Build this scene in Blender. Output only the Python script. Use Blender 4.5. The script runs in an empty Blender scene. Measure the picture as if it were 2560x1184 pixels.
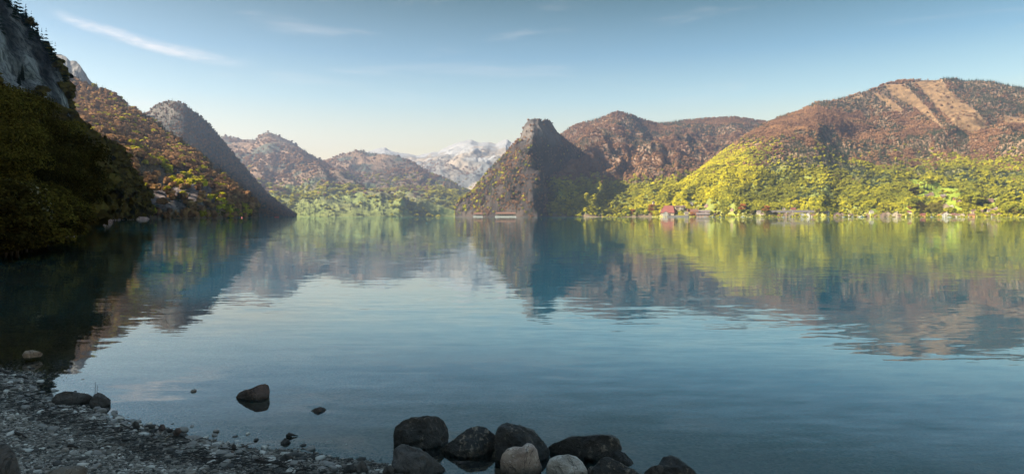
import bpy, bmesh, math, random
import numpy as np
from mathutils import Vector, Matrix

# ------------------------------------------------------------------ camera, sky, sun, exposure
scene = bpy.context.scene
COL = scene.collection
random.seed(7)
rng = np.random.default_rng(11)
R = math.radians
F, CX, HY, H = 1668.0, 1280.0, 541.0, 1.7          # focal length, centre column, horizon row (photo pixels), eye height
SUN_AZ, SUN_EL = -109.0, 35.0

cam_d = bpy.data.cameras.new('camera')
cam = bpy.data.objects.new('camera', cam_d)
COL.objects.link(cam)
cam.location = (0, 0, H)
cam.rotation_euler = (R(90), 0, 0)
cam_d.sensor_width = 36.0
cam_d.lens = 36.0 * F / 2560.0
cam_d.shift_y = -(592.0 - HY) / 2560.0
cam_d.clip_start, cam_d.clip_end = 0.1, 60000
scene.camera = cam

world = bpy.data.worlds.new('World')
scene.world = world
world.use_nodes = True


def nt_clear(tree):
    for n in list(tree.nodes):
        tree.nodes.remove(n)


class G:
    """small node-graph helper"""
    def __init__(s, tree):
        s.t = tree
        nt_clear(tree)

    def n(s, typ, ins=None, **kw):
        nd = s.t.nodes.new(typ)
        for k, v in kw.items():
            setattr(nd, k, v)
        for k, v in (ins or {}).items():
            s.put(nd.inputs[k], v)
        return nd

    def put(s, sock, v):
        if hasattr(v, 'is_output'):
            s.t.links.new(v, sock)
        else:
            sock.default_value = v

    def m(s, op, a, b=0.0, c=0.0, clamp=False):
        nd = s.t.nodes.new('ShaderNodeMath')
        nd.operation = op
        nd.use_clamp = clamp
        s.put(nd.inputs[0], a)
        s.put(nd.inputs[1], b)
        s.put(nd.inputs[2], c)
        return nd.outputs[0]

    def mix(s, f, a, b, blend='MIX'):
        nd = s.t.nodes.new('ShaderNodeMix')
        nd.data_type = 'RGBA'
        nd.blend_type = blend
        s.put(nd.inputs['Factor'], f)
        s.put(nd.inputs[6], a if hasattr(a, 'is_output') else tuple(a) + (1,) * (4 - len(a)))
        s.put(nd.inputs[7], b if hasattr(b, 'is_output') else tuple(b) + (1,) * (4 - len(b)))
        return nd.outputs[2]

    def step(s, x, lo, hi):
        nd = s.t.nodes.new('ShaderNodeMapRange')
        nd.interpolation_type = 'SMOOTHSTEP'
        s.put(nd.inputs[0], x)
        nd.inputs[1].default_value = lo
        nd.inputs[2].default_value = hi
        return nd.outputs[0]

    def noise(s, vec, scale, detail=4.0, rough=0.55, out=0, dist=0.0):
        nd = s.t.nodes.new('ShaderNodeTexNoise')
        if vec is not None:
            s.t.links.new(vec, nd.inputs['Vector'])
        nd.inputs['Scale'].default_value = scale
        nd.inputs['Detail'].default_value = detail
        nd.inputs['Roughness'].default_value = rough
        nd.inputs['Distortion'].default_value = dist
        return nd.outputs[out]

    def ramp(s, f, stops):
        nd = s.t.nodes.new('ShaderNodeValToRGB')
        s.put(nd.inputs[0], f)
        el = nd.color_ramp.elements
        while len(el) > 1:
            el.remove(el[-1])
        el[0].position, el[0].color = stops[0][0], tuple(stops[0][1]) + (1,)
        for p, c in stops[1:]:
            e = el.new(p)
            e.color = tuple(c) + (1,)
        return nd.outputs[0]

    def vscale(s, vec, xyz):
        nd = s.t.nodes.new('ShaderNodeMapping')
        s.t.links.new(vec, nd.inputs['Vector'])
        nd.inputs['Scale'].default_value = xyz
        return nd.outputs[0]


g = G(world.node_tree)
sky = g.n('ShaderNodeTexSky', sky_type='NISHITA', sun_disc=False, sun_elevation=R(SUN_EL), sun_rotation=R(SUN_AZ),
          altitude=400.0, air_density=1.0, dust_density=2.2, ozone_density=3.0)
tc = g.n('ShaderNodeTexCoord')
sp = g.n('ShaderNodeSeparateXYZ', {0: tc.outputs['Generated']})
dx, dy, dz = sp.outputs
# grade of the sky by height above the horizon, the same all the way round
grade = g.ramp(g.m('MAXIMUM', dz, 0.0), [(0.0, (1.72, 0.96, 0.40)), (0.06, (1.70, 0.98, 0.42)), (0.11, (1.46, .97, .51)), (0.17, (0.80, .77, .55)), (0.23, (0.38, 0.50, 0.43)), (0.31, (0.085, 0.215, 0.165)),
                                         (0.55, (0.28, 0.43, 0.33)), (0.8, (0.68, 0.82, 0.63)), (1.0, (0.76, 0.88, 0.67))])  # overhead stops, out of view, raised as added fill for the shaded foreground
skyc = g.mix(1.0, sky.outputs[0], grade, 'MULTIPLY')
# contrail and cirrus wisps, laid out on the sky by direction
ysafe = g.m('MAXIMUM', dy, 0.02)
u = g.m('DIVIDE', dx, ysafe)
w = g.m('DIVIDE', dz, ysafe)
warp = g.noise(tc.outputs['Generated'], 9.0, 5.0, 0.6)
wv = g.m('MULTIPLY_ADD', warp, 0.030, -0.015)
# contrail: from (130,30) over (330,105) to (640,170) in the photo
uu = g.m('MULTIPLY_ADD', g.m('ADD', u, 0.690), 1.0, 0.0)
line = g.m('ADD', g.m('MULTIPLY_ADD', uu, -0.395, 0.3075), g.m('MULTIPLY', g.m('MULTIPLY', uu, uu), 0.42))
dist = g.m('ABSOLUTE', g.m('SUBTRACT', g.m('ADD', w, g.m('MULTIPLY', wv, 0.45)), line))
body = g.m('SUBTRACT', 1.0, g.step(dist, 0.0, 0.0135))
along = g.m('MULTIPLY', g.step(u, -0.70, -0.63), g.m('SUBTRACT', 1.0, g.step(u, -0.53, -0.36)))
fib = g.noise(g.vscale(tc.outputs['Generated'], (14, 14, 70)), 1.6, 6.0, 0.65)
trail = g.m('MULTIPLY', g.m('MULTIPLY', body, along), g.step(fib, 0.25, 0.75))
trail = g.m('MULTIPLY', trail, g.step(dy, 0.05, 0.1))
cir = g.noise(g.vscale(tc.outputs['Generated'], (2.2, 2.2, 16.0)), 1.7, 8.0, 0.62, dist=0.6)
cirm = g.m('MULTIPLY', g.step(cir, 0.53, 0.80), g.m('MULTIPLY', g.step(dz, 0.03, 0.12), 0.22))
cloud = g.m('MINIMUM', g.m('ADD', g.m('MULTIPLY', trail, 0.85), cirm), 1.0)
skyc = g.mix(cloud, skyc, (3.6, 3.2, 2.9))
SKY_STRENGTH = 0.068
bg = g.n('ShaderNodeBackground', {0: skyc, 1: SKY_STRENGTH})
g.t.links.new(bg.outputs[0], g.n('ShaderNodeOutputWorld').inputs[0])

sun_d = bpy.data.lights.new('sun', 'SUN')
sun = bpy.data.objects.new('sun', sun_d)
COL.objects.link(sun)
sun_d.energy = 4.2
sun_d.angle = R(0.5)
sun_d.color = (1.0, 0.90, 0.74)
sdir = Vector((math.sin(R(SUN_AZ)) * math.cos(R(SUN_EL)), math.cos(R(SUN_AZ)) * math.cos(R(SUN_EL)), math.sin(R(SUN_EL))))
sun.rotation_euler = sdir.to_track_quat('Z', 'Y').to_euler()
sun.location = (-200, -100, 400)

vs = scene.view_settings
vs.view_transform, vs.look, vs.exposure, vs.gamma = 'Standard', 'None', 2.5, 1.0
vs.use_curve_mapping = False
scene.cycles.use_denoising = True
scene.cycles.max_bounces = 6
scene.cycles.diffuse_bounces = 2
scene.cycles.glossy_bounces = 2
scene.cycles.transparent_max_bounces = 10
scene.cycles.volume_bounces = 0
scene.cycles.sample_clamp_indirect = 6.0

# ------------------------------------------------------------------ helpers


def tag(o, label=None, cat=None, group=None, kind=None):
    for k, v in (('label', label), ('category', cat), ('group', group), ('kind', kind)):
        if v:
            o[k] = v
    return o


def link(o, parent=None):
    COL.objects.link(o)
    if parent is not None:
        o.parent = parent
    return o


def obj(name, me, parent=None, loc=None, rot=None, scale=None):
    o = bpy.data.objects.new(name, me)
    link(o, parent)
    if loc is not None:
        o.location = loc
    if rot is not None:
        o.rotation_euler = rot
    if scale is not None:
        o.scale = scale if hasattr(scale, '__len__') else (scale,) * 3
    return o


def empty(name, loc, rz=0.0, scale=None):
    o = bpy.data.objects.new(name, None)
    o.empty_display_size = 0.1
    link(o)
    o.location = loc
    o.rotation_euler = (0, 0, rz)
    if scale is not None:
        o.scale = scale if hasattr(scale, '__len__') else (scale,) * 3
    return o


def mesh(name, V, Fc, mat=None, smooth=False):
    """V (n,3) array, Fc (m,k) int array or list of faces"""
    me = bpy.data.meshes.new(name)
    V = np.asarray(V, dtype=np.float32)
    if isinstance(Fc, np.ndarray):
        m, k = Fc.shape
        me.vertices.add(len(V))
        me.vertices.foreach_set('co', V.ravel())
        me.loops.add(m * k)
        me.loops.foreach_set('vertex_index', Fc.astype(np.int32).ravel())
        me.polygons.add(m)
        me.polygons.foreach_set('loop_start', np.arange(0, m * k, k, dtype=np.int32))
        me.polygons.foreach_set('loop_total', np.full(m, k, dtype=np.int32))
        me.update(calc_edges=True)
    else:
        me.from_pydata(V.tolist(), [], Fc)
        me.update()
    if mat is not None:
        me.materials.append(mat)
    if smooth:
        me.polygons.foreach_set('use_smooth', np.ones(len(me.polygons), dtype=bool))
    return me


def set_col(me, name, rgb):
    a = me.attributes.new(name, 'FLOAT_COLOR', 'POINT')
    c = np.ones((len(me.vertices), 4), dtype=np.float32)
    c[:, :3] = rgb
    a.data.foreach_set('color', c.ravel())


def set_float(me, name, v):
    a = me.attributes.new(name, 'FLOAT', 'POINT')
    a.data.foreach_set('value', np.asarray(v, dtype=np.float32).ravel())


def _hash(ix, iy, iz, seed):
    h = (ix.astype(np.int64) * 374761393 + iy.astype(np.int64) * 668265263 + iz.astype(np.int64) * 2147483647 + seed * 974711) & 0xFFFFFFFF
    h = ((h ^ (h >> 13)) * 1274126177) & 0xFFFFFFFF
    h = ((h ^ (h >> 16)) * 2246822519) & 0xFFFFFFFF
    return ((h ^ (h >> 15)) & 0xFFFFFF).astype(np.float64) / 0xFFFFFF


def vnoise(x, y, z, seed=0):
    x, y, z = (np.asarray(a, dtype=np.float64) for a in np.broadcast_arrays(x, y, z))
    ix, iy, iz = np.floor(x), np.floor(y), np.floor(z)
    fx, fy, fz = x - ix, y - iy, z - iz
    fx, fy, fz = (t * t * t * (t * (t * 6 - 15) + 10) for t in (fx, fy, fz))
    r = 0
    for a in (0, 1):
        for b in (0, 1):
            for c in (0, 1):
                wgt = (fx if a else 1 - fx) * (fy if b else 1 - fy) * (fz if c else 1 - fz)
                r = r + wgt * _hash(ix + a, iy + b, iz + c, seed)
    return r * 2 - 1


def fbm(x, y, z, octaves=5, gain=0.5, seed=0):
    r, a, s = 0.0, 1.0, 0.0
    for k in range(octaves):
        f = 2.03 ** k
        r = r + a * vnoise(x * f + 17.3 * k, y * f - 9.1 * k, z * f + 4.7 * k, seed + k)
        s += a
        a *= gain
    return r / s * 1.6


def ridged(x, y, z, octaves=4, seed=0):
    r, a, s = 0.0, 1.0, 0.0
    for k in range(octaves):
        f = 2.1 ** k
        r = r + a * (1 - 2 * np.abs(vnoise(x * f + 5.1 * k, y * f, z * f - 3.3 * k, seed + k)))
        s += a
        a *= 0.5
    return r / s


def sstep(x, lo, hi):
    t = np.clip((np.asarray(x, dtype=np.float64) - lo) / (hi - lo), 0, 1)
    return t * t * (3 - 2 * t)


def inpoly(px, py, poly):
    r = np.zeros(np.shape(px), dtype=bool)
    n = len(poly)
    for i in range(n):
        x1, y1 = poly[i]
        x2, y2 = poly[(i + 1) % n]
        c = ((y1 > py) != (y2 > py)) & (px < (x2 - x1) * (py - y1) / (y2 - y1 + 1e-9) + x1)
        r ^= c
    return r


def at(px, py, d):
    """the world point seen at photo pixel (px, py) at depth d"""
    return np.array([(px - CX) / F * d, d, H + (HY - py) / F * d])


def proj(P):
    P = np.asarray(P)
    return CX + F * P[..., 0] / P[..., 1], HY - F * (P[..., 2] - H) / P[..., 1]


# ------------------------------------------------------------------ materials


def new_mat(name):
    m = bpy.data.materials.new(name)
    m.use_nodes = True
    return m, G(m.node_tree)


def out(g, shader, disp=None):
    o = g.n('ShaderNodeOutputMaterial')
    g.t.links.new(shader, o.inputs[0])


def simple_mat(name, col, rough=0.8, var=0.15, scale=3.0, metallic=0.0, bump=0.0):
    m, g = new_mat(name)
    t = g.n('ShaderNodeTexCoord')
    nz = g.noise(t.outputs['Object'], scale, 5.0)
    c = g.mix(nz, [x * (1 - var) for x in col], [x * (1 + var) for x in col])
    b = g.n('ShaderNodeBsdfPrincipled', {'Base Color': c, 'Roughness': rough, 'Metallic': metallic})
    if bump:
        bp = g.n('ShaderNodeBump', {'Height': nz, 'Strength': bump, 'Distance': 0.05})
        g.t.links.new(bp.outputs[0], b.inputs['Normal'])
    out(g, b.outputs[0])
    return m


def ground_mat(name, nscale, rockscale=1.0, patch=0.25):
    """mountain side: soil / rock / grass / snow colour comes from the mesh, grain from noise"""
    m, g = new_mat(name)
    t = g.n('ShaderNodeNewGeometry')
    col = g.n('ShaderNodeVertexColor', layer_name='Col').outputs[0]
    n1 = g.noise(t.outputs['Position'], nscale, 8.0, 0.65)
    n2 = g.noise(g.vscale(t.outputs['Position'], (1, 1, 0.25)), nscale * 3.1, 6.0, 0.6)
    k = g.m('MULTIPLY_ADD', g.m('ADD', n1, n2), patch * 2, 1 - patch * 2)
    if name == 'near_mountain_ground':
        n3 = g.noise(g.vscale(t.outputs['Position'], (1, 1, 0.12)), 0.35, 6.0, 0.65, dist=.5)
        k = g.m('MULTIPLY', k, g.m('MULTIPLY_ADD', g.step(n3, .36, .60), 1.15, .35))
    cc = g.n('ShaderNodeVectorMath', {0: col}, operation='SCALE')
    g.put(cc.inputs['Scale'], k)
    b = g.n('ShaderNodeBsdfPrincipled', {'Base Color': cc.outputs[0], 'Roughness': 0.95, 'Specular IOR Level': 0.1})
    bp = g.n('ShaderNodeBump', {'Height': g.m('ADD', n1, g.m('MULTIPLY', n2, 0.5)), 'Strength': 0.9, 'Distance': 6.0 * rockscale})
    g.t.links.new(bp.outputs[0], b.inputs['Normal'])
    out(g, b.outputs[0])
    return m


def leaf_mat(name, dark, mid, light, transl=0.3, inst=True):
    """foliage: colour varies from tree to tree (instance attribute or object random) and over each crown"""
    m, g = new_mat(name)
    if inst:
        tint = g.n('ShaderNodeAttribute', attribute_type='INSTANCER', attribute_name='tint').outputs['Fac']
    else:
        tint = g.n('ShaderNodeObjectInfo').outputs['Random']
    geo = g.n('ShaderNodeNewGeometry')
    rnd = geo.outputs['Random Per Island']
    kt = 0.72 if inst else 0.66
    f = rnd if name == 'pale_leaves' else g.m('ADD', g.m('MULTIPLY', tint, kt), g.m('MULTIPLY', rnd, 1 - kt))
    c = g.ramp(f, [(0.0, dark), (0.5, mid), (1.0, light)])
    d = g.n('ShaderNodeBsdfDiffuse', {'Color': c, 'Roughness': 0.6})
    if inst:
        gn = g.n('ShaderNodeAttribute', attribute_type='INSTANCER', attribute_name='gn').outputs['Vector']
        half = g.n('ShaderNodeVectorMath', {0: geo.outputs['Normal']}, operation='SCALE')
        half.inputs['Scale'].default_value = 0.42
        sm_ = g.n('ShaderNodeVectorMath', {0: half.outputs[0], 1: gn}, operation='ADD').outputs[0]
        g.t.links.new(g.n('ShaderNodeVectorMath', {0: sm_}, operation='NORMALIZE').outputs[0], d.inputs['Normal'])
    if transl > 0:
        tr = g.n('ShaderNodeBsdfTranslucent', {'Color': c})
        mx = g.n('ShaderNodeMixShader', {0: transl})
        g.t.links.new(d.outputs[0], mx.inputs[1])
        g.t.links.new(tr.outputs[0], mx.inputs[2])
        out(g, mx.outputs[0])
    else:
        out(g, d.outputs[0])
    return m


M_ROCKSLOPE = ground_mat('mountain_ground', 0.02, 1.0)
M_FARSLOPE = ground_mat('far_mountain_ground', 0.006, 2.5, 0.3)
M_NEARSLOPE = ground_mat('near_mountain_ground', 0.11, 1.3, 0.42)
M_CONIF = leaf_mat('conifer_needles', (0.010, 0.018, 0.012), (0.022, 0.030, 0.014), (0.050, 0.058, 0.018), 0.0)
M_BARE = leaf_mat('budding_twigs', (0.085, 0.042, 0.026), (0.190, 0.100, 0.050), (0.300, 0.170, 0.070), 0.15)
M_FRESH = leaf_mat('spring_leaves', (0.085, 0.095, 0.016), (0.260, 0.235, 0.018), (0.440, 0.370, 0.014), 0.3)
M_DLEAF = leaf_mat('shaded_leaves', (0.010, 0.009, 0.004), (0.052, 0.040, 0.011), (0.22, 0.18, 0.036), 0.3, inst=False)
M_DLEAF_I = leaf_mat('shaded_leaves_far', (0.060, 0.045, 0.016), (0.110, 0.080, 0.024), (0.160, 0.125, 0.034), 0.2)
M_NCONIF = leaf_mat('near_conifer_needles', (0.008, 0.012, 0.008), (0.014, 0.018, 0.010), (0.026, 0.026, 0.012), 0.0, inst=False)
M_PALELEAF = leaf_mat('pale_leaves', (0.05, 0.045, 0.012), (0.07, 0.06, 0.02), (0.42, 0.37, 0.25), 0.3, inst=False)
M_YLEAF = leaf_mat('yellow_leaves', (0.20, 0.19, 0.018), (0.32, 0.28, 0.015), (0.42, 0.34, 0.015), 0.35, inst=False)
M_GLEAF = leaf_mat('green_leaves', (0.085, 0.095, 0.016), (0.150, 0.150, 0.018), (0.230, 0.215, 0.020), 0.3, inst=False)
M_RLEAF = leaf_mat('rusty_leaves', (0.16, 0.060, 0.018), (0.22, 0.075, 0.020), (0.26, 0.10, 0.025), 0.3, inst=False)
M_BARK = simple_mat('bark', (0.06, 0.045, 0.035), 0.9, 0.35, 4.0)

# ------------------------------------------------------------------ mountains


def catmull(K, t):
    """K (k, n, c) control rows, t (m,) in 0..k-1 -> (m, n, c)"""
    k = len(K)
    i = np.clip(np.floor(t).astype(int), 0, k - 2)
    f = (t - i)[:, None, None]
    p0, p1, p2, p3 = K[np.maximum(i - 1, 0)], K[i], K[i + 1], K[np.minimum(i + 2, k - 1)]
    m1, m2 = (p2 - p0) * 0.5, (p3 - p1) * 0.5
    return ((2 * f ** 3 - 3 * f ** 2 + 1) * p1 + (f ** 3 - 2 * f ** 2 + f) * m1 + (-2 * f ** 3 + 3 * f ** 2) * p2 + (f ** 3 - f ** 2) * m2)


def smooth1(a, k):
    if k < 2:
        return a
    ker = np.hanning(k + 2)[1:-1]
    ker /= ker.sum()
    p = np.pad(a, (k // 2, k - 1 - k // 2), mode='edge')
    return np.convolve(p, ker, mode='valid')


class Mountain:
    """Ground between a shore line and a ridge line, with a back slope, as one real surface."""

    def __init__(s, name, label, lines, nu, nv, amp, nsc, gully, mat, colour, back=(0.10, 0.30), polar=False, sm=9, seed=1, ridge_w=0.22, gfreq=1.0, fine_k=0.16):
        p0 = max(l[0][0] for l in lines)
        p1 = min(l[-1][0] for l in lines)
        q = np.linspace(p0, p1, nu)
        K = []
        for j, l in enumerate(lines):
            l = np.array(l, dtype=float)
            k = sm if j < len(lines) - 1 else max(2, sm // 3)
            K.append(np.stack([smooth1(np.interp(q, l[:, 0], l[:, 1]), k), smooth1(np.interp(q, l[:, 0], l[:, 2]), k)], 1))
        K = np.array(K)
        t = np.linspace(0, len(lines) - 1, nv)
        S = catmull(K, t)                                       # (nv, nu, 2)
        py, d = S[..., 0], S[..., 1]
        v = np.linspace(0, 1, nv)
        if polar:                                               # q is an azimuth in degrees, py an elevation tangent, d a distance
            az = np.radians(q)
            X, Y, Z = np.sin(az)[None] * d, np.cos(az)[None] * d, py * d
        else:
            X, Y, Z = (q[None] - CX) / F * d, d, H + (HY - py) / F * d
        # back slope
        rows = [(X, Y, Z)]
        nb = 14
        hr, dr = Z[-1], d[-1]
        fall = np.linspace(0, 1, nb + 1)[1:]
        bx, by, bz = [], [], []
        for f_ in fall:
            dd = dr * (1 + back[1] * f_)
            bx.append(X[-1] * dd / dr)
            by.append(Y[-1] * dd / dr)
            bz.append(hr * (1 - f_ ** 1.4) - 4 * f_)
        X, Y, Z = np.vstack([X, bx]), np.vstack([Y, by]), np.vstack([Z, bz])
        P = np.stack([X, Y, Z], -1)
        vv = np.concatenate([v, np.ones(nb)])
        # normals of the smooth surface
        du = np.gradient(P, axis=1)
        dv = np.gradient(P, axis=0)
        N = np.cross(du, dv)
        N /= np.linalg.norm(N, axis=-1, keepdims=True) + 1e-9
        wv = np.minimum(sstep(vv, 0.0, 0.22), ridge_w + (1 - ridge_w) * (1 - sstep(vv, 0.72, 0.97)))
        wv[-nb:] = np.linspace(ridge_w, 0.1, nb)
        x, y, z = P[..., 0] / nsc, P[..., 1] / nsc, P[..., 2] / nsc
        hgt = np.clip(P[..., 2] / (np.abs(hr)[None] + 30), 0, 1)
        big = fbm(x * 0.5, y * 0.5, z * 0.5, 5, 0.52, seed)
        # gullies run down the slope: noise stretched along v, in arc length along the foot
        arc = np.concatenate([[0], np.cumsum(np.hypot(np.diff(X[nv // 2]), np.diff(Y[nv // 2])))]) / nsc * gfreq
        wob = fbm(x * 0.7, y * 0.7, z * 0.7, 3, 0.5, seed + 50) * 0.35
        gl = ridged(arc[None] + wob, vv[:, None] * 1.1 + 0 * x, 0 * x, 4, seed + 9)
        fine = fbm(x * 4.0, y * 4.0, z * 2.0, 4, 0.5, seed + 30)
        disp = amp * (0.55 * big + gully * gl + fine_k * fine) * wv[:, None]
        edge = np.minimum(1, np.minimum(np.arange(nu), np.arange(nu)[::-1]) / 8.0)[None]
        P = P + N * (disp * edge)[..., None] * np.array([1, 1, 0.8])
        P[0, :, 2] = -3.0
        s.P, s.v, s.q = P, vv, q
        s.nv, s.nu, s.nfront = P.shape[0], nu, nv
        du = np.gradient(P, axis=1)
        dv = np.gradient(P, axis=0)
        N = np.cross(du, dv)
        N /= np.linalg.norm(N, axis=-1, keepdims=True) + 1e-9
        s.N = N
        s.px, s.py = proj(P)
        s.gl, s.big = gl, big
        idx = np.arange(s.nv * nu).reshape(s.nv, nu)
        Q = np.stack([idx[:-1, :-1], idx[:-1, 1:], idx[1:, 1:], idx[1:, :-1]], -1).reshape(-1, 4)
        s.Q = Q
        me = mesh(name, P.reshape(-1, 3), Q, mat, smooth=True)
        set_col(me, 'Col', colour(s).reshape(-1, 3))
        s.o = tag(obj(name, me), label, None, None, 'structure')

    def sample(s, spacing, qmin=-1e9, qmax=1e9, back_rows=3):
        """random points, one per spacing^2 of ground: P, N, px, py, v"""
        P = s.P[:s.nfront + back_rows]
        a = P[:-1, :-1]
        e1, e2 = P[:-1, 1:] - a, P[1:, :-1] - a
        ar = np.linalg.norm(np.cross(e1, e2), axis=-1)
        okc = (s.q[:-1] >= qmin) & (s.q[:-1] <= qmax)
        ar = ar * okc[None]
        n = int(ar.sum() / spacing ** 2)
        p = (ar / ar.sum()).ravel()
        k = rng.choice(len(p), n, p=p)
        i, j = np.unravel_index(k, ar.shape)
        f, h = rng.random(n), rng.random(n)
        W = [((1 - f) * (1 - h), i, j), (f * (1 - h), i, j + 1), ((1 - f) * h, i + 1, j), (f * h, i + 1, j + 1)]
        mixv = lambda A: sum((w_[:, None] if A.ndim == 3 else w_) * A[ii, jj] for w_, ii, jj in W)
        pos = mixv(s.P)
        return pos, mixv(s.N), mixv(s.px), mixv(s.py), s.v[i]

    def find(s, px, py):
        """the ground point nearest to a photo pixel"""
        A = s.px[:s.nfront], s.py[:s.nfront]
        k = np.argmin((A[0] - px) ** 2 + (A[1] - py) ** 2)
        return s.P[:s.nfront].reshape(-1, 3)[k].copy()


def lerp3(a, b, t):
    return np.asarray(a)[None, None] * (1 - t[..., None]) + np.asarray(b)[None, None] * t[..., None]


def mixc(c, b, t):
    return c * (1 - t[..., None]) + np.asarray(b) * t[..., None]


SOIL = (0.085, 0.060, 0.038)
MOSS = (0.075, 0.075, 0.024)
ROCK = (0.30, 0.275, 0.25)
CUT = (0.135, 0.082, 0.040)
MEADOW = (0.17, 0.205, 0.022)


def slope_of(s):
    return 1 - np.abs(s.N[..., 2])


# ---- near cliff on the left (polar: azimuth, elevation tangent, distance)
def px2az(px):
    return math.degrees(math.atan((px - CX) / F))


def pl(px, py, dY):
    """photo pixel and depth to (azimuth, elevation tangent, distance)"""
    a = math.atan((px - CX) / F)
    r = dY / math.cos(a)
    return (math.degrees(a), (H + (HY - py) / F * dY) / r, r)


m1_foot = [(-150, 0, 60), (-110, 0, 30), (-80, 0, 22), (-60, 0, 22), (-48, 0, 26), pl(-100, 0, 26)[:1] + (0, 33), pl(0, 0, 29)[:1] + (0, 37), pl(60, 0, 34)[:1] + (0, 42),
           pl(120, 0, 44)[:1] + (0, 54), pl(170, 0, 75)[:1] + (0, 90), pl(200, 0, 150)[:1] + (0, 180), pl(240, 0, 225)[:1] + (0, 264), pl(290, 0, 310)[:1] + (0, 360), pl(340, 0, 390)[:1] + (0, 450),
           pl(374, 0, 432)[:1] + (0, 508)]
m1_low = [(-150, .22, 120), (-110, .25, 70), (-80, .25, 55), (-60, .22, 55), (-48, .2, 62), pl(-100, 510, 60), pl(0, 510, 72), pl(60, 505, 85), pl(120, 505, 110), pl(170, 510, 160), pl(200, 500, 215), pl(240, 500, 285), pl(290, 510, 350),
          pl(340, 515, 410), pl(374, 535, 435)]
m1_mid = [(-150, .5, 240), (-110, .60, 200), (-80, .62, 190), (-60, .5, 200), (-48, .40, 230), pl(-100, 210, 230), pl(0, 305, 285), pl(60, 318, 305), pl(120, 335, 330), pl(170, 382, 350), pl(200, 412, 360), pl(240, 432, 370), pl(290, 467, 400),
          pl(340, 507, 425), pl(374, 528, 437)]
m1_cliff = [(-150, .75, 330), (-110, .95, 320), (-80, .95, 320), (-60, .75, 340), (-48, .58, 380), pl(-100, 90, 380), pl(0, 175, 400), pl(60, 205, 420), pl(120, 245, 430), pl(170, 326, 430), pl(200, 371, 425), pl(240, 406, 420), pl(290, 456, 430),
            pl(340, 506, 436), pl(374, 528, 438)]
m1_ridge = [(-150, .95, 460), (-110, 1.2, 460), (-80, 1.15, 470), (-60, .92, 500), (-48, .66, 520), pl(-100, -130, 460), pl(0, 8, 470), pl(30, 30, 470), pl(60, 66, 470), pl(95, 108, 470), pl(110, 140, 470), pl(130, 160, 468), pl(150, 200, 465), pl(163, 302, 462),
            pl(200, 346, 455), pl(240, 394, 448), pl(280, 456, 444), pl(300, 488, 442), pl(330, 518, 442), pl(360, 532, 442), pl(374, 532, 441)]


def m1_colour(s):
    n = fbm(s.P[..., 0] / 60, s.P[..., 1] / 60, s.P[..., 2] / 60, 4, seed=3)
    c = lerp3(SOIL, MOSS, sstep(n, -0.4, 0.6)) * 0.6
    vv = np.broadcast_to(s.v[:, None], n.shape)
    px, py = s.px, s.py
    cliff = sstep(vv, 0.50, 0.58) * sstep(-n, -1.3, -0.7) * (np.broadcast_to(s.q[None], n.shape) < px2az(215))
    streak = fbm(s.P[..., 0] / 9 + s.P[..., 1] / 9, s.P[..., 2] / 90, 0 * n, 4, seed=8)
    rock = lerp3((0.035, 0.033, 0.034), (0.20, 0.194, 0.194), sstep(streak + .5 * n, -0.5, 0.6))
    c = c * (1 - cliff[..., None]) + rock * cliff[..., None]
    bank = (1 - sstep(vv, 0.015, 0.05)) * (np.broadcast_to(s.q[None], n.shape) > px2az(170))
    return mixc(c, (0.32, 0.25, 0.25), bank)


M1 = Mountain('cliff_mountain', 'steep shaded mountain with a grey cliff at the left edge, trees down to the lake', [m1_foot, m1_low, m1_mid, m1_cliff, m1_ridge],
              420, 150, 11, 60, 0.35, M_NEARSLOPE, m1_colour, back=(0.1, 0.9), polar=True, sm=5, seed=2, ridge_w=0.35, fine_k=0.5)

# ---- rocky knobs behind it
def rock_colour(s):
    n = fbm(s.P[..., 0] / 130, s.P[..., 1] / 130, s.P[..., 2] / 130, 4, seed=5)
    c = lerp3((0.06, 0.056, 0.052), (0.12, 0.112, 0.105), sstep(n, -0.6, 0.6))
    return mixc(c, (0.05, 0.05, 0.03), sstep(s.py, 190, 240) * 0.8)


M2B = Mountain('rock_knob', 'hazy grey rock knobs above the second slope, beside the contrail',
               [[(40, 420, 1750), (300, 420, 1750)], [(40, 300, 2000), (150, 280, 2000), (300, 340, 2000)],
                [(40, 190, 2150), (128, 138, 2150), (140, 133, 2150), (152, 134, 2150), (166, 142, 2150), (174, 152, 2150), (183, 150, 2150), (192, 151, 2150), (203, 162, 2150), (214, 184, 2150), (226, 202, 2150), (242, 215, 2150), (262, 240, 2150), (300, 300, 2150)]],
               180, 110, 40, 110, 0.5, M_ROCKSLOPE, rock_colour, sm=3, seed=14, ridge_w=0.2, fine_k=.4)


# ---- second slope on the left
def m2_colour(s):
    n = fbm(s.P[..., 0] / 70, s.P[..., 1] / 70, s.P[..., 2] / 70, 5, seed=6)
    c = lerp3(SOIL, (0.16, 0.10, 0.055), sstep(n, -0.5, 0.6))
    lo = 548 - 0.62 * (545 - s.px)
    cl = sstep(n + 0.5 * s.gl, -1.0, -0.2) * sstep(s.py + 30 * n, 415, 450) * (1 - sstep(s.px, 520, 565)) * (1 - sstep(s.py, 522, 538))
    streak = fbm(s.P[..., 0] / 12 + s.P[..., 1] / 12, s.P[..., 2] / 70, 0 * n, 4, seed=8)
    rock = lerp3((0.045, 0.035, 0.034), (0.115, 0.092, 0.088), sstep(streak, -0.6, 0.6))
    s.cliff = cl
    return c * (1 - cl[..., None]) + rock * cl[..., None]


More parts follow.
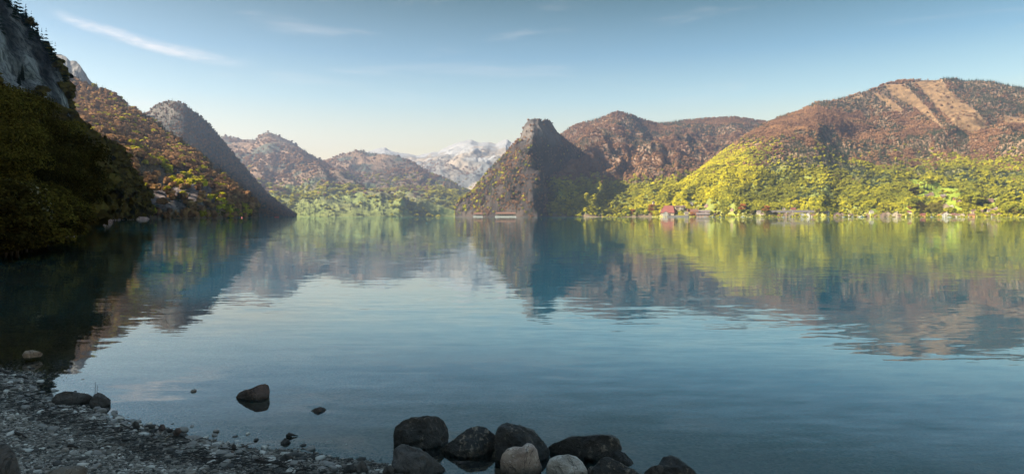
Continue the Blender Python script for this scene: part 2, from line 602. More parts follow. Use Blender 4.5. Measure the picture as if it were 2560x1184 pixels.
M2 = Mountain('wooded_slope', 'steep slope with brown and yellow trees above pinkish cliffs, second ridge from the left',
              [[(60, 550, 520), (375, 547, 600), (500, 545, 740), (600, 544, 850), (646, 544, 930)],
               [(60, 505, 640), (375, 515, 660), (440, 515, 700), (520, 522, 790), (600, 530, 870), (646, 537, 934)],
               [(60, 380, 900), (250, 385, 900), (375, 440, 880), (480, 480, 880), (560, 508, 900), (620, 528, 925), (646, 532, 938)],
               [(60, 230, 1250), (200, 290, 1220), (300, 340, 1150), (400, 400, 1060), (500, 455, 1000), (570, 495, 965), (625, 518, 950), (646, 527, 942)],
               [(60, 120, 1500), (160, 192, 1480), (200, 208, 1450), (240, 224, 1420), (280, 240, 1400), (330, 275, 1350), (350, 288, 1330), (400, 320, 1270), (440, 350, 1220), (480, 381, 1170), (520, 415, 1110), (560, 450, 1060), (600, 484, 1010), (630, 508, 970), (642, 520, 955), (646, 524, 950)]],
              240, 120, 32, 120, 0.55, M_ROCKSLOPE, m2_colour, sm=7, seed=21, ridge_w=0.15)


# ---- third, shaded mountain
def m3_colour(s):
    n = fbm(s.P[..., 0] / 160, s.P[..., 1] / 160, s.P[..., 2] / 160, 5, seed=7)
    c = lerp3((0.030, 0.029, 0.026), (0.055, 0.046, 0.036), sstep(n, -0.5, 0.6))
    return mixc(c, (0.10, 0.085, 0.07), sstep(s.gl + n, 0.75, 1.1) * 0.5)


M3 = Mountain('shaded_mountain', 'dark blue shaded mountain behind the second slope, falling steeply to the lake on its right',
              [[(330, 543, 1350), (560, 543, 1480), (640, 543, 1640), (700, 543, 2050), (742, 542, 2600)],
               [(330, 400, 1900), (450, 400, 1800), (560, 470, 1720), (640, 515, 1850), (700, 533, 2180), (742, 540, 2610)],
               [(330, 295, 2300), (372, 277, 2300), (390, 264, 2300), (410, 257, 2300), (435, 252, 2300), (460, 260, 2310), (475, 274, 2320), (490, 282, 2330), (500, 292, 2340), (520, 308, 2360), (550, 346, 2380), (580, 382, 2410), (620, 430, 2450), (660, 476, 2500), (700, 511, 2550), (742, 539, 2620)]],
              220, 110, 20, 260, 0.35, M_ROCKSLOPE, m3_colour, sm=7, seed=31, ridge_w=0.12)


# ---- far mountains in the middle
def far_colour(s):
    n = fbm(s.P[..., 0] / 420, s.P[..., 1] / 420, s.P[..., 2] / 420, 5, seed=9)
    n2 = fbm(s.P[..., 0] / 170, s.P[..., 1] / 170, s.P[..., 2] / 170, 4, seed=19)
    c = lerp3((0.07, 0.052, 0.038), (0.145, 0.092, 0.058), sstep(n, -0.4, 0.5))
    c = mixc(c, (0.035, 0.045, 0.035), sstep(n2 - 0.25 * s.gl, 0.0, 0.35) * 0.85)
    c = mixc(c, (0.13, 0.15, 0.04), sstep(s.py + 28 * n2, 455, 505) * 0.8)
    return c


M4 = Mountain('far_brown_mountain', 'hazy brown mountain with a pointed top, centre left beyond the far shore',
              [[(520, 541.4, 3200), (740, 541.4, 3300), (850, 541.3, 3300), (1000, 541.3, 3400), (1180, 541.3, 3600)],
               [(520, 505, 3600), (740, 512, 3600), (850, 512, 3500), (950, 520, 3480), (1040, 532, 3500), (1180, 540.5, 3640)],
               [(520, 440, 4200), (640, 440, 4200), (740, 455, 4150), (800, 455, 3900), (850, 470, 3750), (930, 500, 3620), (1000, 522, 3560), (1180, 540.2, 3660)],
               [(520, 385, 4600), (600, 385, 4700), (680, 385, 4600), (740, 398, 4550), (790, 425, 4400), (850, 452, 4150), (920, 492, 3850), (1000, 517, 3650), (1180, 540, 3680)],
               [(520, 352, 5000), (560, 341, 5000), (575, 346, 5000), (590, 345, 5000), (605, 350, 5000), (640, 351, 5000), (652, 338, 5000), (668, 332, 5000), (685, 337, 5000), (700, 344, 5000), (735, 361, 5000), (765, 383, 4900), (795, 398, 4800), (830, 425, 4600), (870, 455, 4300), (930, 488, 4000), (1000, 514, 3800), (1180, 539.8, 3700)]],
              260, 130, 130, 480, 0.65, M_FARSLOPE, far_colour, sm=7, seed=41, ridge_w=0.08)

M5 = Mountain('far_dark_mountain', 'hazy dark topped mountain in the middle, in front of the snowy range',
              [[(760, 541.2, 3900), (1000, 541.2, 3900), (1250, 541.2, 3900)],
               [(760, 500, 4300), (880, 505, 4300), (1000, 510, 4250), (1100, 515, 4200), (1250, 520, 4200)],
               [(760, 445, 5000), (880, 450, 5000), (960, 455, 4900), (1050, 478, 4800), (1150, 497, 4600), (1250, 510, 4500)],
               [(760, 415, 5600), (820, 402, 5600), (850, 388, 5600), (885, 378, 5600), (905, 378, 5600), (920, 383, 5600), (960, 386, 5550), (990, 389, 5500), (1030, 406, 5400), (1075, 435, 5300), (1110, 448, 5200), (1140, 463, 5100), (1180, 482, 5000), (1250, 505, 4800)]],
              220, 110, 130, 500, 0.65, M_FARSLOPE, far_colour, sm=7, seed=51, ridge_w=0.08)


def snow_colour(s):
    n = fbm(s.P[..., 0] / 380, s.P[..., 1] / 380, s.P[..., 2] / 380, 6, 0.6, seed=12)
    c = lerp3((0.09, 0.09, 0.085), (0.20, 0.16, 0.12), sstep(n, -0.4, 0.5))
    sn = sstep(-(s.py + 52 * n - 16 * s.gl), -386, -374) * sstep(s.N[..., 2] + .5 * n, 0.22, 0.50)
    return mixc(c, (0.20, 0.193, 0.187), sn)


M6 = Mountain('snow_mountain', 'distant snow covered range in the middle, left of the central rock peak',
              [[(860, 541, 6200), (1400, 541, 6200)],
               [(860, 470, 6900), (1000, 470, 6900), (1100, 465, 6800), (1200, 455, 6800), (1400, 450, 6800)],
               [(860, 420, 7800), (1000, 415, 7800), (1060, 415, 7800), (1120, 395, 7500), (1200, 390, 7500), (1400, 385, 7500)],
               [(860, 400, 8800), (925, 380, 8800), (945, 372, 8800), (960, 369, 8800), (980, 377, 8800), (1010, 384, 8800), (1040, 388, 8800), (1055, 383, 8800), (1075, 382, 8800), (1095, 382, 8800), (1120, 370, 8800), (1140, 362, 8800), (1158, 356, 8800), (1175, 353, 8800), (1195, 357, 8800), (1220, 354, 8800), (1240, 358, 8800), (1256, 352, 8800), (1266, 349, 8800), (1276, 358, 8800), (1300, 352, 8800), (1400, 350, 8800)]],
              300, 130, 150, 560, 0.65, M_FARSLOPE, snow_colour, sm=3, seed=61, ridge_w=0.30, fine_k=.3)


# ---- central rock peak
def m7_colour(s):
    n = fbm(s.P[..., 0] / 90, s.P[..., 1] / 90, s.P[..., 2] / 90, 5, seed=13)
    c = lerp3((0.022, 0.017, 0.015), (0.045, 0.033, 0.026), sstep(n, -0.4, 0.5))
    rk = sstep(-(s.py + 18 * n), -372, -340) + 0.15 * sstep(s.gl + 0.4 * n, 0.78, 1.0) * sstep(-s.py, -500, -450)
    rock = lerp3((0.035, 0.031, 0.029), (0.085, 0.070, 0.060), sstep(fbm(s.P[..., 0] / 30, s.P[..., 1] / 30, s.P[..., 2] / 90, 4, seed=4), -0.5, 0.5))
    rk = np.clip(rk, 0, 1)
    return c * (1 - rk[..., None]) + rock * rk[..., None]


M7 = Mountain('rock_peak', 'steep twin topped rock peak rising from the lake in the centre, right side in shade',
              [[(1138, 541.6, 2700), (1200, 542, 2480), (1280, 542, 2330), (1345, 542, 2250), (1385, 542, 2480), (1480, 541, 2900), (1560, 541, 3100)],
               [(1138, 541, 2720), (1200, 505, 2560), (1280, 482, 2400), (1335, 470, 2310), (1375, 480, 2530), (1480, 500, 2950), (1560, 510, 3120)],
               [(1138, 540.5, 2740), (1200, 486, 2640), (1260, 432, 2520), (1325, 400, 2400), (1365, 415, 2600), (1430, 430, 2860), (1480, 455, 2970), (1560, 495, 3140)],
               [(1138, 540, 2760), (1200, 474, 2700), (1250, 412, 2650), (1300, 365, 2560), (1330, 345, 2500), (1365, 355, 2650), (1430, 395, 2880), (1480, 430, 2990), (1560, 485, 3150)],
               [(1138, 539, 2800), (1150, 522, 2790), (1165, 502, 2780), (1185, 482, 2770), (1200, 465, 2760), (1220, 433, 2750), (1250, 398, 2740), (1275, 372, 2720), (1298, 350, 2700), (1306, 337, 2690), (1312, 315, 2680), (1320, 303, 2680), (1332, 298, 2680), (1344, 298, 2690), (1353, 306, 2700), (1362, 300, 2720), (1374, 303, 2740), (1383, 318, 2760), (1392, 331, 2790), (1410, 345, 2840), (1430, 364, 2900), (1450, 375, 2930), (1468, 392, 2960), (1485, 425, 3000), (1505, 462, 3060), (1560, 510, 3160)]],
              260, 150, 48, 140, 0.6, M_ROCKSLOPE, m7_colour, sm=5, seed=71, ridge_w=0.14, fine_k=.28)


# ---- brown mountain right of it
def m8_colour(s):
    n = fbm(s.P[..., 0] / 130, s.P[..., 1] / 130, s.P[..., 2] / 130, 5, seed=15)
    c = lerp3((0.10, 0.062, 0.042), (0.17, 0.105, 0.065), sstep(n, -0.4, 0.5))
    c = mixc(c, (0.17, 0.12, 0.085), sstep(s.gl + 0.5 * n, 0.8, 1.1) * sstep(-s.py, -430, -380) * 0.7)
    c = mixc(c, (0.12, 0.13, 0.03), sstep(s.py + 20 * n, 425, 470))
    return mixc(c, (0.12, 0.085, 0.05), sstep(s.py, 531, 536) * (s.px > 1360))


M8 = Mountain('brown_mountain', 'long brown wooded mountain right of the central peak with light green woods at its foot',
              [[(1340, 542.2, 2450), (1366, 542.2, 2400), (1400, 542.2, 2360), (1640, 542.3, 2250), (1800, 542, 2400), (2060, 542, 2600)],
               [(1340, 541.6, 2500), (1366, 538, 2450), (1385, 522, 2450), (1400, 518, 2450), (1500, 521, 2430), (1640, 524, 2360), (1800, 524, 2500), (2060, 520, 2700)],
               [(1340, 541, 2560), (1366, 533, 2550), (1385, 492, 2600), (1400, 472, 2630), (1425, 450, 2680), (1480, 466, 2720), (1560, 478, 2680), (1640, 470, 2700), (1800, 440, 2900), (2060, 430, 3100)],
               [(1340, 540.5, 2700), (1366, 528, 2700), (1385, 476, 2750), (1400, 446, 2800), (1425, 408, 2850), (1480, 408, 3000), (1560, 440, 3050), (1640, 425, 3150), (1700, 420, 3300), (1800, 385, 3500), (2060, 370, 3600)],
               [(1340, 540, 3400), (1366, 500, 3400), (1385, 460, 3400), (1400, 430, 3400), (1425, 392, 3500), (1480, 350, 3600), (1540, 335, 3650), (1640, 360, 3750), (1740, 345, 3900), (1830, 330, 4000), (2060, 330, 4000)],
               [(1340, 372, 4000), (1380, 352, 4000), (1405, 336, 4000), (1430, 319, 4000), (1465, 307, 4000), (1500, 297, 4000), (1530, 287, 4000), (1547, 283, 4000), (1575, 289, 4000), (1600, 302, 4100), (1640, 312, 4200), (1680, 309, 4300), (1720, 302, 4400), (1760, 299, 4400), (1800, 296, 4400), (1835, 292, 4400), (1870, 297, 4400), (1900, 301, 4400), (1960, 308, 4400), (2060, 330, 4400)]],
              340, 170, 105, 270, 0.75, M_ROCKSLOPE, m8_colour, sm=9, seed=81, ridge_w=0.14, fine_k=.25)

CUTS = [[(2180, 231), (2205, 234), (2264, 279), (2240, 281)],
        [(2209, 212), (2261, 211), (2323, 274), (2361, 323), (2340, 312), (2282, 267), (2233, 240)],
        [(2282, 203), (2351, 198), (2372, 226), (2424, 267), (2451, 288), (2474, 319), (2427, 333), (2389, 319), (2361, 288), (2327, 254), (2302, 222)],
        [(2507, 288), (2600, 302), (2600, 315), (2510, 309)]]
MEADOWS = [[(2265, 448), (2311, 449), (2322, 458), (2351, 457), (2355, 470), (2388, 470), (2409, 482), (2417, 486), (2394, 500), (2388, 513), (2412, 527), (2355, 524), (2364, 501), (2314, 498), (2284, 494), (2308, 482), (2275, 460)],
           [(2250, 514), (2262, 514), (2300, 528), (2290, 531), (2258, 526)], [(2466, 500), (2490, 508), (2492, 520), (2472, 514)], [(1820, 536), (1842, 534), (1846, 540), (1820, 540)],
           [(2175, 524), (2190, 518), (2200, 532), (2175, 536)]]
DARKW = [[(2050, 320), (2085, 300), (2105, 350), (2130, 400), (2170, 425), (2160, 440), (2060, 420)], [(2100, 238), (2180, 235), (2205, 275), (2110, 262)], [(2352, 188), (2560, 214), (2700, 230), (2700, 290), (2505, 285), (2480, 318), (2440, 280), (2375, 225)],
         [(2262, 200), (2284, 200), (2325, 255), (2392, 325), (2430, 350), (2425, 382), (2340, 370), (2300, 320), (2363, 325), (2325, 272)], [(2200, 214), (2232, 240), (2282, 283), (2262, 277), (2206, 233)],
         [(1880, 400), (2000, 360), (2050, 385), (2040, 420), (1930, 430)], [(2260, 340), (2320, 350), (2335, 395), (2290, 395)], [(2490, 350), (2560, 340), (2600, 380), (2490, 385)]]


def anyin(px, py, polys):
    r = np.zeros(np.shape(px), dtype=bool)
    for p_ in polys:
        r |= inpoly(px, py, p_)
    return r


def m9_colour(s):
    n = fbm(s.P[..., 0] / 120, s.P[..., 1] / 120, s.P[..., 2] / 120, 5, seed=16)
    c = lerp3((0.11, 0.068, 0.043), (0.19, 0.12, 0.07), sstep(n, -0.4, 0.5))
    c = mixc(c, (0.13, 0.14, 0.03), sstep(s.py + 30 * n, 380, 450))
    c = mixc(c, (0.22, 0.20, 0.05), sstep(s.py, 524, 534))
    m_ = 2.2
    for pl_ in CUTS:
        k_ = inpoly(s.px + 5 * n, s.py + 4 * n, pl_)
        c[k_] = (np.array(CUT) * (1 + .55 * fbm(s.P[..., 0] / 16, s.P[..., 1] / 16, s.P[..., 2] / 7, 3, seed=44))[..., None])[k_]
    for pl_ in MEADOWS:
        c[inpoly(s.px, s.py, pl_)] = MEADOW
    c[-12:] = (0.06, 0.05, 0.03)
    c[0] = (0.25, 0.2, 0.13)
    return c


M9 = Mountain('wooded_hill', 'big sunlit hill on the right with felled strips near its top and yellow green woods below',
              [[(1630, 542.3, 2150), (1750, 542.4, 2080), (1850, 542.4, 2000), (2100, 542.6, 1800), (2350, 542.8, 1620), (2560, 542.9, 1500), (2760, 543, 1400)],
               [(1630, 537, 2200), (1750, 532, 2150), (1850, 532, 2060), (2100, 532, 1880), (2350, 532, 1720), (2560, 532, 1600), (2760, 530, 1500)],
               [(1630, 532, 2260), (1700, 505, 2280), (1760, 490, 2280), (1850, 480, 2250), (2100, 480, 2190), (2350, 480, 2080), (2560, 480, 1950), (2760, 475, 1850)],
               [(1630, 528, 2310), (1700, 482, 2380), (1780, 445, 2440), (1850, 425, 2450), (1950, 405, 2400), (2035, 405, 2450), (2105, 405, 2600), (2180, 400, 2660), (2350, 400, 2570), (2560, 400, 2450), (2760, 400, 2300)],
               [(1630, 524, 2350), (1700, 470, 2470), (1780, 420, 2620), (1850, 370, 2750), (1950, 335, 2760), (2040, 325, 2790), (2100, 322, 3000), (2170, 318, 3070), (2350, 305, 3010), (2560, 310, 2900), (2760, 320, 2700)],
               [(1630, 519, 2380), (1660, 490, 2450), (1680, 474, 2500), (1720, 448, 2600), (1760, 418, 2720), (1800, 388, 2850), (1850, 349, 3000), (1900, 317, 3100), (1950, 295, 3200), (2000, 280, 3250), (2040, 258, 3280), (2080, 253, 3300), (2130, 240, 3320), (2190, 221, 3340), (2210, 211, 3350), (2250, 203, 3350), (2290, 200, 3350), (2340, 200, 3350), (2360, 196, 3350), (2390, 196, 3350), (2410, 203, 3350), (2440, 201, 3350), (2480, 206, 3300), (2560, 220, 3250), (2760, 250, 3100)]],
              440, 190, 80, 260, 0.62, M_ROCKSLOPE, m9_colour, sm=11, seed=91, ridge_w=0.1)

# ------------------------------------------------------------------ lake and shore


def shore_poly():
    pts = [(-60, 6), (-24, 8.2), (-12, 8.6)]
    for px, py in ((0, 925), (60, 945), (130, 985), (180, 1003), (270, 1022), (330, 1050), (420, 1074), (560, 1110), (680, 1134), (800, 1150), (900, 1166), (990, 1180)):
        d = H * F / (py - HY)
        pts.append(((px - CX) / F * d, d))
    pts += [(-0.55, 4.30), (-0.2, 4.05), (0.5, 3.8), (1.5, 3.5), (4, 3.0), (12, 2.0), (40, 0)]
    return pts


SH = np.array(shore_poly())


def shore_sd(x, y):
    """signed distance to the water's edge, positive on land"""
    best = np.full(np.shape(x), 1e9)
    for (ax, ay), (bx, by) in zip(SH[:-1], SH[1:]):
        dx_, dy_ = bx - ax, by - ay
        t = np.clip(((x - ax) * dx_ + (y - ay) * dy_) / (dx_ * dx_ + dy_ * dy_), 0, 1)
        best = np.minimum(best, np.hypot(x - ax - t * dx_, y - ay - t * dy_))
    ysh = np.interp(x, SH[:, 0], SH[:, 1])
    return np.where(y < ysh, best, -best)


def shore_z(x, y):
    sd = shore_sd(x, y)
    n = fbm(x * 1.1, y * 1.1, 0 * x, 4, seed=77)
    land = 0.10 * np.minimum(sd, 2.0) + 0.05 * np.clip(sd - 2.0, 0, 20) + 0.02 * sstep(sd, 0.05, 0.4) * (1 + 0)
    gentle = 1 - .62 * sstep(-x, 2.6, 4.6) * (1 - sstep(y, 11, 17))
    bed = (-0.13 * np.minimum(-sd, 3) - 0.22 * np.clip(-sd - 3, 0, 30)) * gentle
    bay = sstep(-x / np.maximum(y, .5), .44, .56) * sstep(y, 5, 7)
    bed = np.maximum(bed, -.20 * bay - 20 * (1 - bay))
    return np.where(sd > 0, land, bed) + 0.025 * n


gx = np.concatenate([np.linspace(-40, -8, 60)[:-1], np.linspace(-8, 6, 260), np.linspace(6, 40, 50)[1:]])
gy = np.concatenate([np.linspace(-12, 1, 20)[:-1], np.linspace(1, 12, 210), np.linspace(12, 45, 50)[1:]])
GXX, GYY = np.meshgrid(gx, gy)
GZ = shore_z(GXX, GYY)
idx = np.arange(GXX.size).reshape(GXX.shape)
BQ = np.stack([idx[:-1, :-1], idx[:-1, 1:], idx[1:, 1:], idx[1:, :-1]], -1).reshape(-1, 4)
mB, g = new_mat('pebble_ground')
geo = g.n('ShaderNodeNewGeometry')
n1 = g.noise(geo.outputs['Position'], 26.0, 6.0, 0.6)
vo = g.n('ShaderNodeTexVoronoi', {'Vector': geo.outputs['Position'], 'Scale': 30.0})
big = g.noise(geo.outputs['Position'], 1.4, 4.0, 0.6)
c = g.ramp(g.m('ADD', g.m('MULTIPLY', vo.outputs['Color'], 0.5), g.m('MULTIPLY', n1, 0.5)), [(0.15, (0.05, 0.045, 0.04)), (0.5, (0.14, 0.125, 0.11)), (0.85, (0.26, 0.24, 0.22))])
zz = g.n('ShaderNodeSeparateXYZ', {0: geo.outputs['Position']}).outputs[2]
under = g.m('SUBTRACT', 1.0, g.step(zz, -0.06, 0.012))
c = g.mix(g.m('MULTIPLY', under, 0.75), c, g.mix(vo.outputs['Color'], (0.085, 0.050, 0.026), (0.20, 0.13, 0.075)))
b = g.n('ShaderNodeBsdfPrincipled', {'Base Color': c, 'Roughness': 0.85, 'Specular IOR Level': 0.25})
bp = g.n('ShaderNodeBump', {'Height': g.m('ADD', g.m('MULTIPLY', vo.outputs['Distance'], -1.0), n1), 'Strength': 0.8, 'Distance': 0.02})
g.t.links.new(bp.outputs[0], b.inputs['Normal'])
out(g, b.outputs[0])
beach = obj('pebble_beach', mesh('pebble_beach', np.stack([GXX, GYY, GZ], -1).reshape(-1, 3), BQ, mB, True))
tag(beach, 'grey pebble beach at the lower left sloping into the lake', None, None, 'structure')

# lake surface
lx = np.concatenate([[-9000, -3000, -1000, -400, -300, -240, -200, -160, -120, -100, -80, -60, -50], np.linspace(-40, -8, 60), np.linspace(-7.9, 6, 160), np.linspace(6.2, 40, 50), [60, 100, 300, 1000, 3000, 9000]])
ly = np.concatenate([[-800, -200, -60, -20, -6], np.linspace(1, 12, 130), np.linspace(12.2, 45, 60), [52, 60, 75, 90, 120, 150, 200, 300, 400, 500, 800, 2000, 5000, 9500]])
LX, LY = np.meshgrid(lx, ly)
dep = np.maximum(0, -shore_z(np.clip(LX, -40, 40), np.clip(LY, -12, 45)))
far_ = LY > 45
dep = np.where(far_, 7 - 6.85 * sstep(-LX / np.maximum(LY, 1), .40, .52) * (LY < 500), dep)
idx = np.arange(LX.size).reshape(LX.shape)
LQ = np.stack([idx[:-1, :-1], idx[:-1, 1:], idx[1:, 1:], idx[1:, :-1]], -1).reshape(-1, 4)
mW, g = new_mat('lake_water')
geo = g.n('ShaderNodeNewGeometry')
pos = geo.outputs['Position']
dp = g.n('ShaderNodeAttribute', attribute_name='depth').outputs['Fac']
rip = g.noise(g.vscale(pos, (0.42, 1.7, 1)), 2.4, 4.0, 0.55, out=1, dist=0.4)
fine = g.noise(g.vscale(pos, (0.38, 1.5, 1)), 9.0, 2.0, 0.5, out=1, dist=0.3)
swell = g.noise(g.vscale(pos, (0.35, 1.0, 1)), 0.55, 3.0, 0.5, out=1)
patch = g.noise(g.vscale(pos, (0.25, 1.0, 1)), 0.14, 4.0, 0.55)
pa = g.m('MULTIPLY_ADD', g.step(patch, 0.38, 0.66), 1.15, 0.35)


def centred(c, k):
    v_ = g.n('ShaderNodeVectorMath', {0: c, 1: (0.5, 0.5, 0.5)}, operation='SUBTRACT').outputs[0]
    sc = g.n('ShaderNodeVectorMath', {0: v_}, operation='SCALE')
    g.put(sc.inputs['Scale'], k)
    return sc.outputs[0]


add = lambda a, b_: g.n('ShaderNodeVectorMath', {0: a, 1: b_}, operation='ADD').outputs[0]
sl = add(add(centred(rip, g.m('MULTIPLY', pa, 0.052)), centred(fine, g.m('MULTIPLY', pa, 0.032))), centred(swell, 0.011))
sl = g.n('ShaderNodeVectorMath', {0: sl, 1: (0.55, 1.0, 0.0)}, operation='MULTIPLY').outputs[0]
nrm = g.n('ShaderNodeVectorMath', {0: add(sl, g.n('ShaderNodeCombineXYZ', {2: 1.0}).outputs[0])}, operation='NORMALIZE').outputs[0]
fr = g.n('ShaderNodeFresnel', {'IOR': 1.95, 'Normal': nrm})
gl = g.n('ShaderNodeBsdfGlossy', {'Color': (0.93, 0.98, 0.98, 1), 'Roughness': 0.015, 'Normal': nrm})
tr = g.n('ShaderNodeBsdfTransparent', {'Color': (0.80, 0.86, 0.84, 1)})
df = g.n('ShaderNodeBsdfDiffuse', {'Color': (0.002, 0.29, 0.34, 1)})
turb = g.m('SUBTRACT', 1.0, g.m('POWER', 2.718, g.m('MULTIPLY', g.m('MULTIPLY', dp, dp), -1.6)))
bodym = g.n('ShaderNodeMixShader', {0: turb})
g.t.links.new(tr.outputs[0], bodym.inputs[1])
g.t.links.new(df.outputs[0], bodym.inputs[2])
wm = g.n('ShaderNodeMixShader', {0: fr.outputs[0]})
g.t.links.new(bodym.outputs[0], wm.inputs[1])
g.t.links.new(gl.outputs[0], wm.inputs[2])
out(g, wm.outputs[0])
lme = mesh('lake', np.stack([LX, LY, 0 * LX], -1).reshape(-1, 3), LQ, mW, True)
set_float(lme, 'depth', dep.ravel())
lake = tag(obj('lake', lme), 'calm blue lake reflecting the mountains and sky', None, None, 'structure')

# deep lake floor, below everything
fz = -14.0
floor_me = mesh('lakebed', [(-9000, -800, fz), (9000, -800, fz), (9000, 9500, fz), (-9000, 9500, fz)], [(0, 1, 2, 3)], simple_mat('lake_silt', (0.03, 0.035, 0.03)))
tag(obj('lakebed', floor_me), 'silty floor of the deep lake', None, None, 'structure')

# haze: even air around camera and scene
hz = [(-6500, -900, -15.5), (6500, -900, -15.5), (6500, 11500, -15.5), (-6500, 11500, -15.5), (-6500, -900, 1250), (6500, -900, 1250), (6500, 11500, 1250), (-6500, 11500, 1250)]
mH, g = new_mat('haze_air')
pv = g.n('ShaderNodeVolumePrincipled', {'Color': (0.60, 0.70, 1.0, 1), 'Density': 9.0e-5, 'Anisotropy': 0.6})
o_ = g.n('ShaderNodeOutputMaterial')
g.t.links.new(pv.outputs[0], o_.inputs['Volume'])
hme = mesh('haze', hz, [(0, 3, 2, 1), (4, 5, 6, 7), (0, 1, 5, 4), (1, 2, 6, 5), (2, 3, 7, 6), (3, 0, 4, 7)], mH)
tag(obj('haze', hme), 'thin blue haze over the lake and mountains', None, None, 'stuff')

# ------------------------------------------------------------------ tree meshes


def cards(centres, normals, size, aspect=1.0, jitter=0.3, seed=0):
    """one quad per centre, roughly facing its normal"""
    r = np.random.default_rng(seed)
    n = len(centres)
    N = normals + r.normal(0, jitter, (n, 3))
    N /= np.linalg.norm(N, axis=1, keepdims=True) + 1e-9
    A = np.cross(N, r.normal(0, 1, (n, 3)))
    A /= np.linalg.norm(A, axis=1, keepdims=True) + 1e-9
    B = np.cross(N, A)
    sz = (size * r.uniform(0.6, 1.4, n))[:, None]
    A, B = A * sz, B * sz * aspect
    V = np.stack([centres - A - 0.6 * B, centres + A * 0.7 - B, centres + A + 0.6 * B, centres - A * 0.7 + B], 1).reshape(-1, 3)
    return V, np.arange(4 * n).reshape(n, 4)


def crown_points(n, rx, rz, cz, lumps, seed, fill=0.35, flat=0.75):
    """leaf positions on the outside of a cluster of lumps"""
    r = np.random.default_rng(seed)
    L = []
    for i in range(lumps):
        a = r.uniform(0, 2 * math.pi)
        e = r.uniform(-0.75, 1.0)
        rad = math.sqrt(max(0.05, 1 - e * e)) * r.uniform(0.45, 0.85)
        L.append((rad * math.cos(a) * rx, rad * math.sin(a) * rx, cz + e * rz * 0.75, r.uniform(0.30, 0.55) * rx))
    L = np.array(L)
    k = r.choice(lumps, n, p=L[:, 3] ** 2 / (L[:, 3] ** 2).sum())
    D = r.normal(0, 1, (n, 3))
    D /= np.linalg.norm(D, axis=1, keepdims=True)
    D[:, 2] = np.where(D[:, 2] < -0.3, -D[:, 2] * 0.6, D[:, 2])
    rad = L[k, 3] * np.where(r.random(n) < fill, r.uniform(0.3, 0.9, n), r.uniform(0.85, 1.08, n))
    C = L[k, :3] + D * rad[:, None] * np.array([1, 1, flat])
    Nn = D + np.array([0, 0, 0.35])
    return C, Nn


def tube(path, radii, k=6):
    P = np.array(path, float)
    V, Fc = [], []
    for i, p in enumerate(P):
        t = P[min(i + 1, len(P) - 1)] - P[max(i - 1, 0)]
        t /= np.linalg.norm(t) + 1e-9
        a = np.cross(t, [0.31, 0.2, 0.93] if abs(t[2]) < 0.9 else [1, 0, 0.1])
        a /= np.linalg.norm(a)
        b_ = np.cross(t, a)
        for j in range(k):
            an = 2 * math.pi * j / k
            V.append(p + radii[i] * (math.cos(an) * a + math.sin(an) * b_))
    for i in range(len(P) - 1):
        for j in range(k):
            Fc.append((i * k + j, i * k + (j + 1) % k, (i + 1) * k + (j + 1) % k, (i + 1) * k + j))
    n0 = len(V)
    V.append(P[-1])
    for j in range(k):
        Fc.append(((len(P) - 1) * k + j, (len(P) - 1) * k + (j + 1) % k, n0))
    return V, Fc


def join(parts):
    V, Fc = [], []
    for v_, f_ in parts:
        b_ = len(V)
        V.extend([tuple(x) for x in v_])
        Fc.extend([tuple(int(i) + b_ for i in q_) for q_ in f_])
    return V, Fc


def trunk_mesh(h, r0, seed, limbs=7, spread=0.45):
    r = random.Random(seed)
    path = [(r.uniform(-.1, .1) * i * h * 0.04, r.uniform(-.1, .1) * i * h * 0.04, h * i / 6) for i in range(7)]
    rad = [r0 * (1 - 0.14 * i) for i in range(7)]
    rad[0] *= 1.35
    parts = [tube(path, rad, 7)]
    for k in range(limbs):
        z = h * r.uniform(0.35, 0.95)
        a = k * 2.4 + r.uniform(-.4, .4)
        ln = h * spread * r.uniform(0.6, 1.1)
        e = r.uniform(0.3, 0.8)
        p = [(0, 0, z), (math.cos(a) * ln * .5, math.sin(a) * ln * .5, z + ln * e * .45), (math.cos(a) * ln, math.sin(a) * ln, z + ln * e)]
        parts.append(tube(p, [r0 * .38, r0 * .22, r0 * .06], 5))
    V, Fc = join(parts)
    return mesh('trunk', V, Fc, M_BARK, True)


def leaf_crown(name, n, rx, rz, cz, lumps, size, mat, seed, fill=0.35):
    C, Nn = crown_points(n, rx, rz, cz, lumps, seed, fill)
    V, Fc = cards(C, Nn, size, 0.8, 0.45, seed)
    return mesh(name, V, Fc, mat)


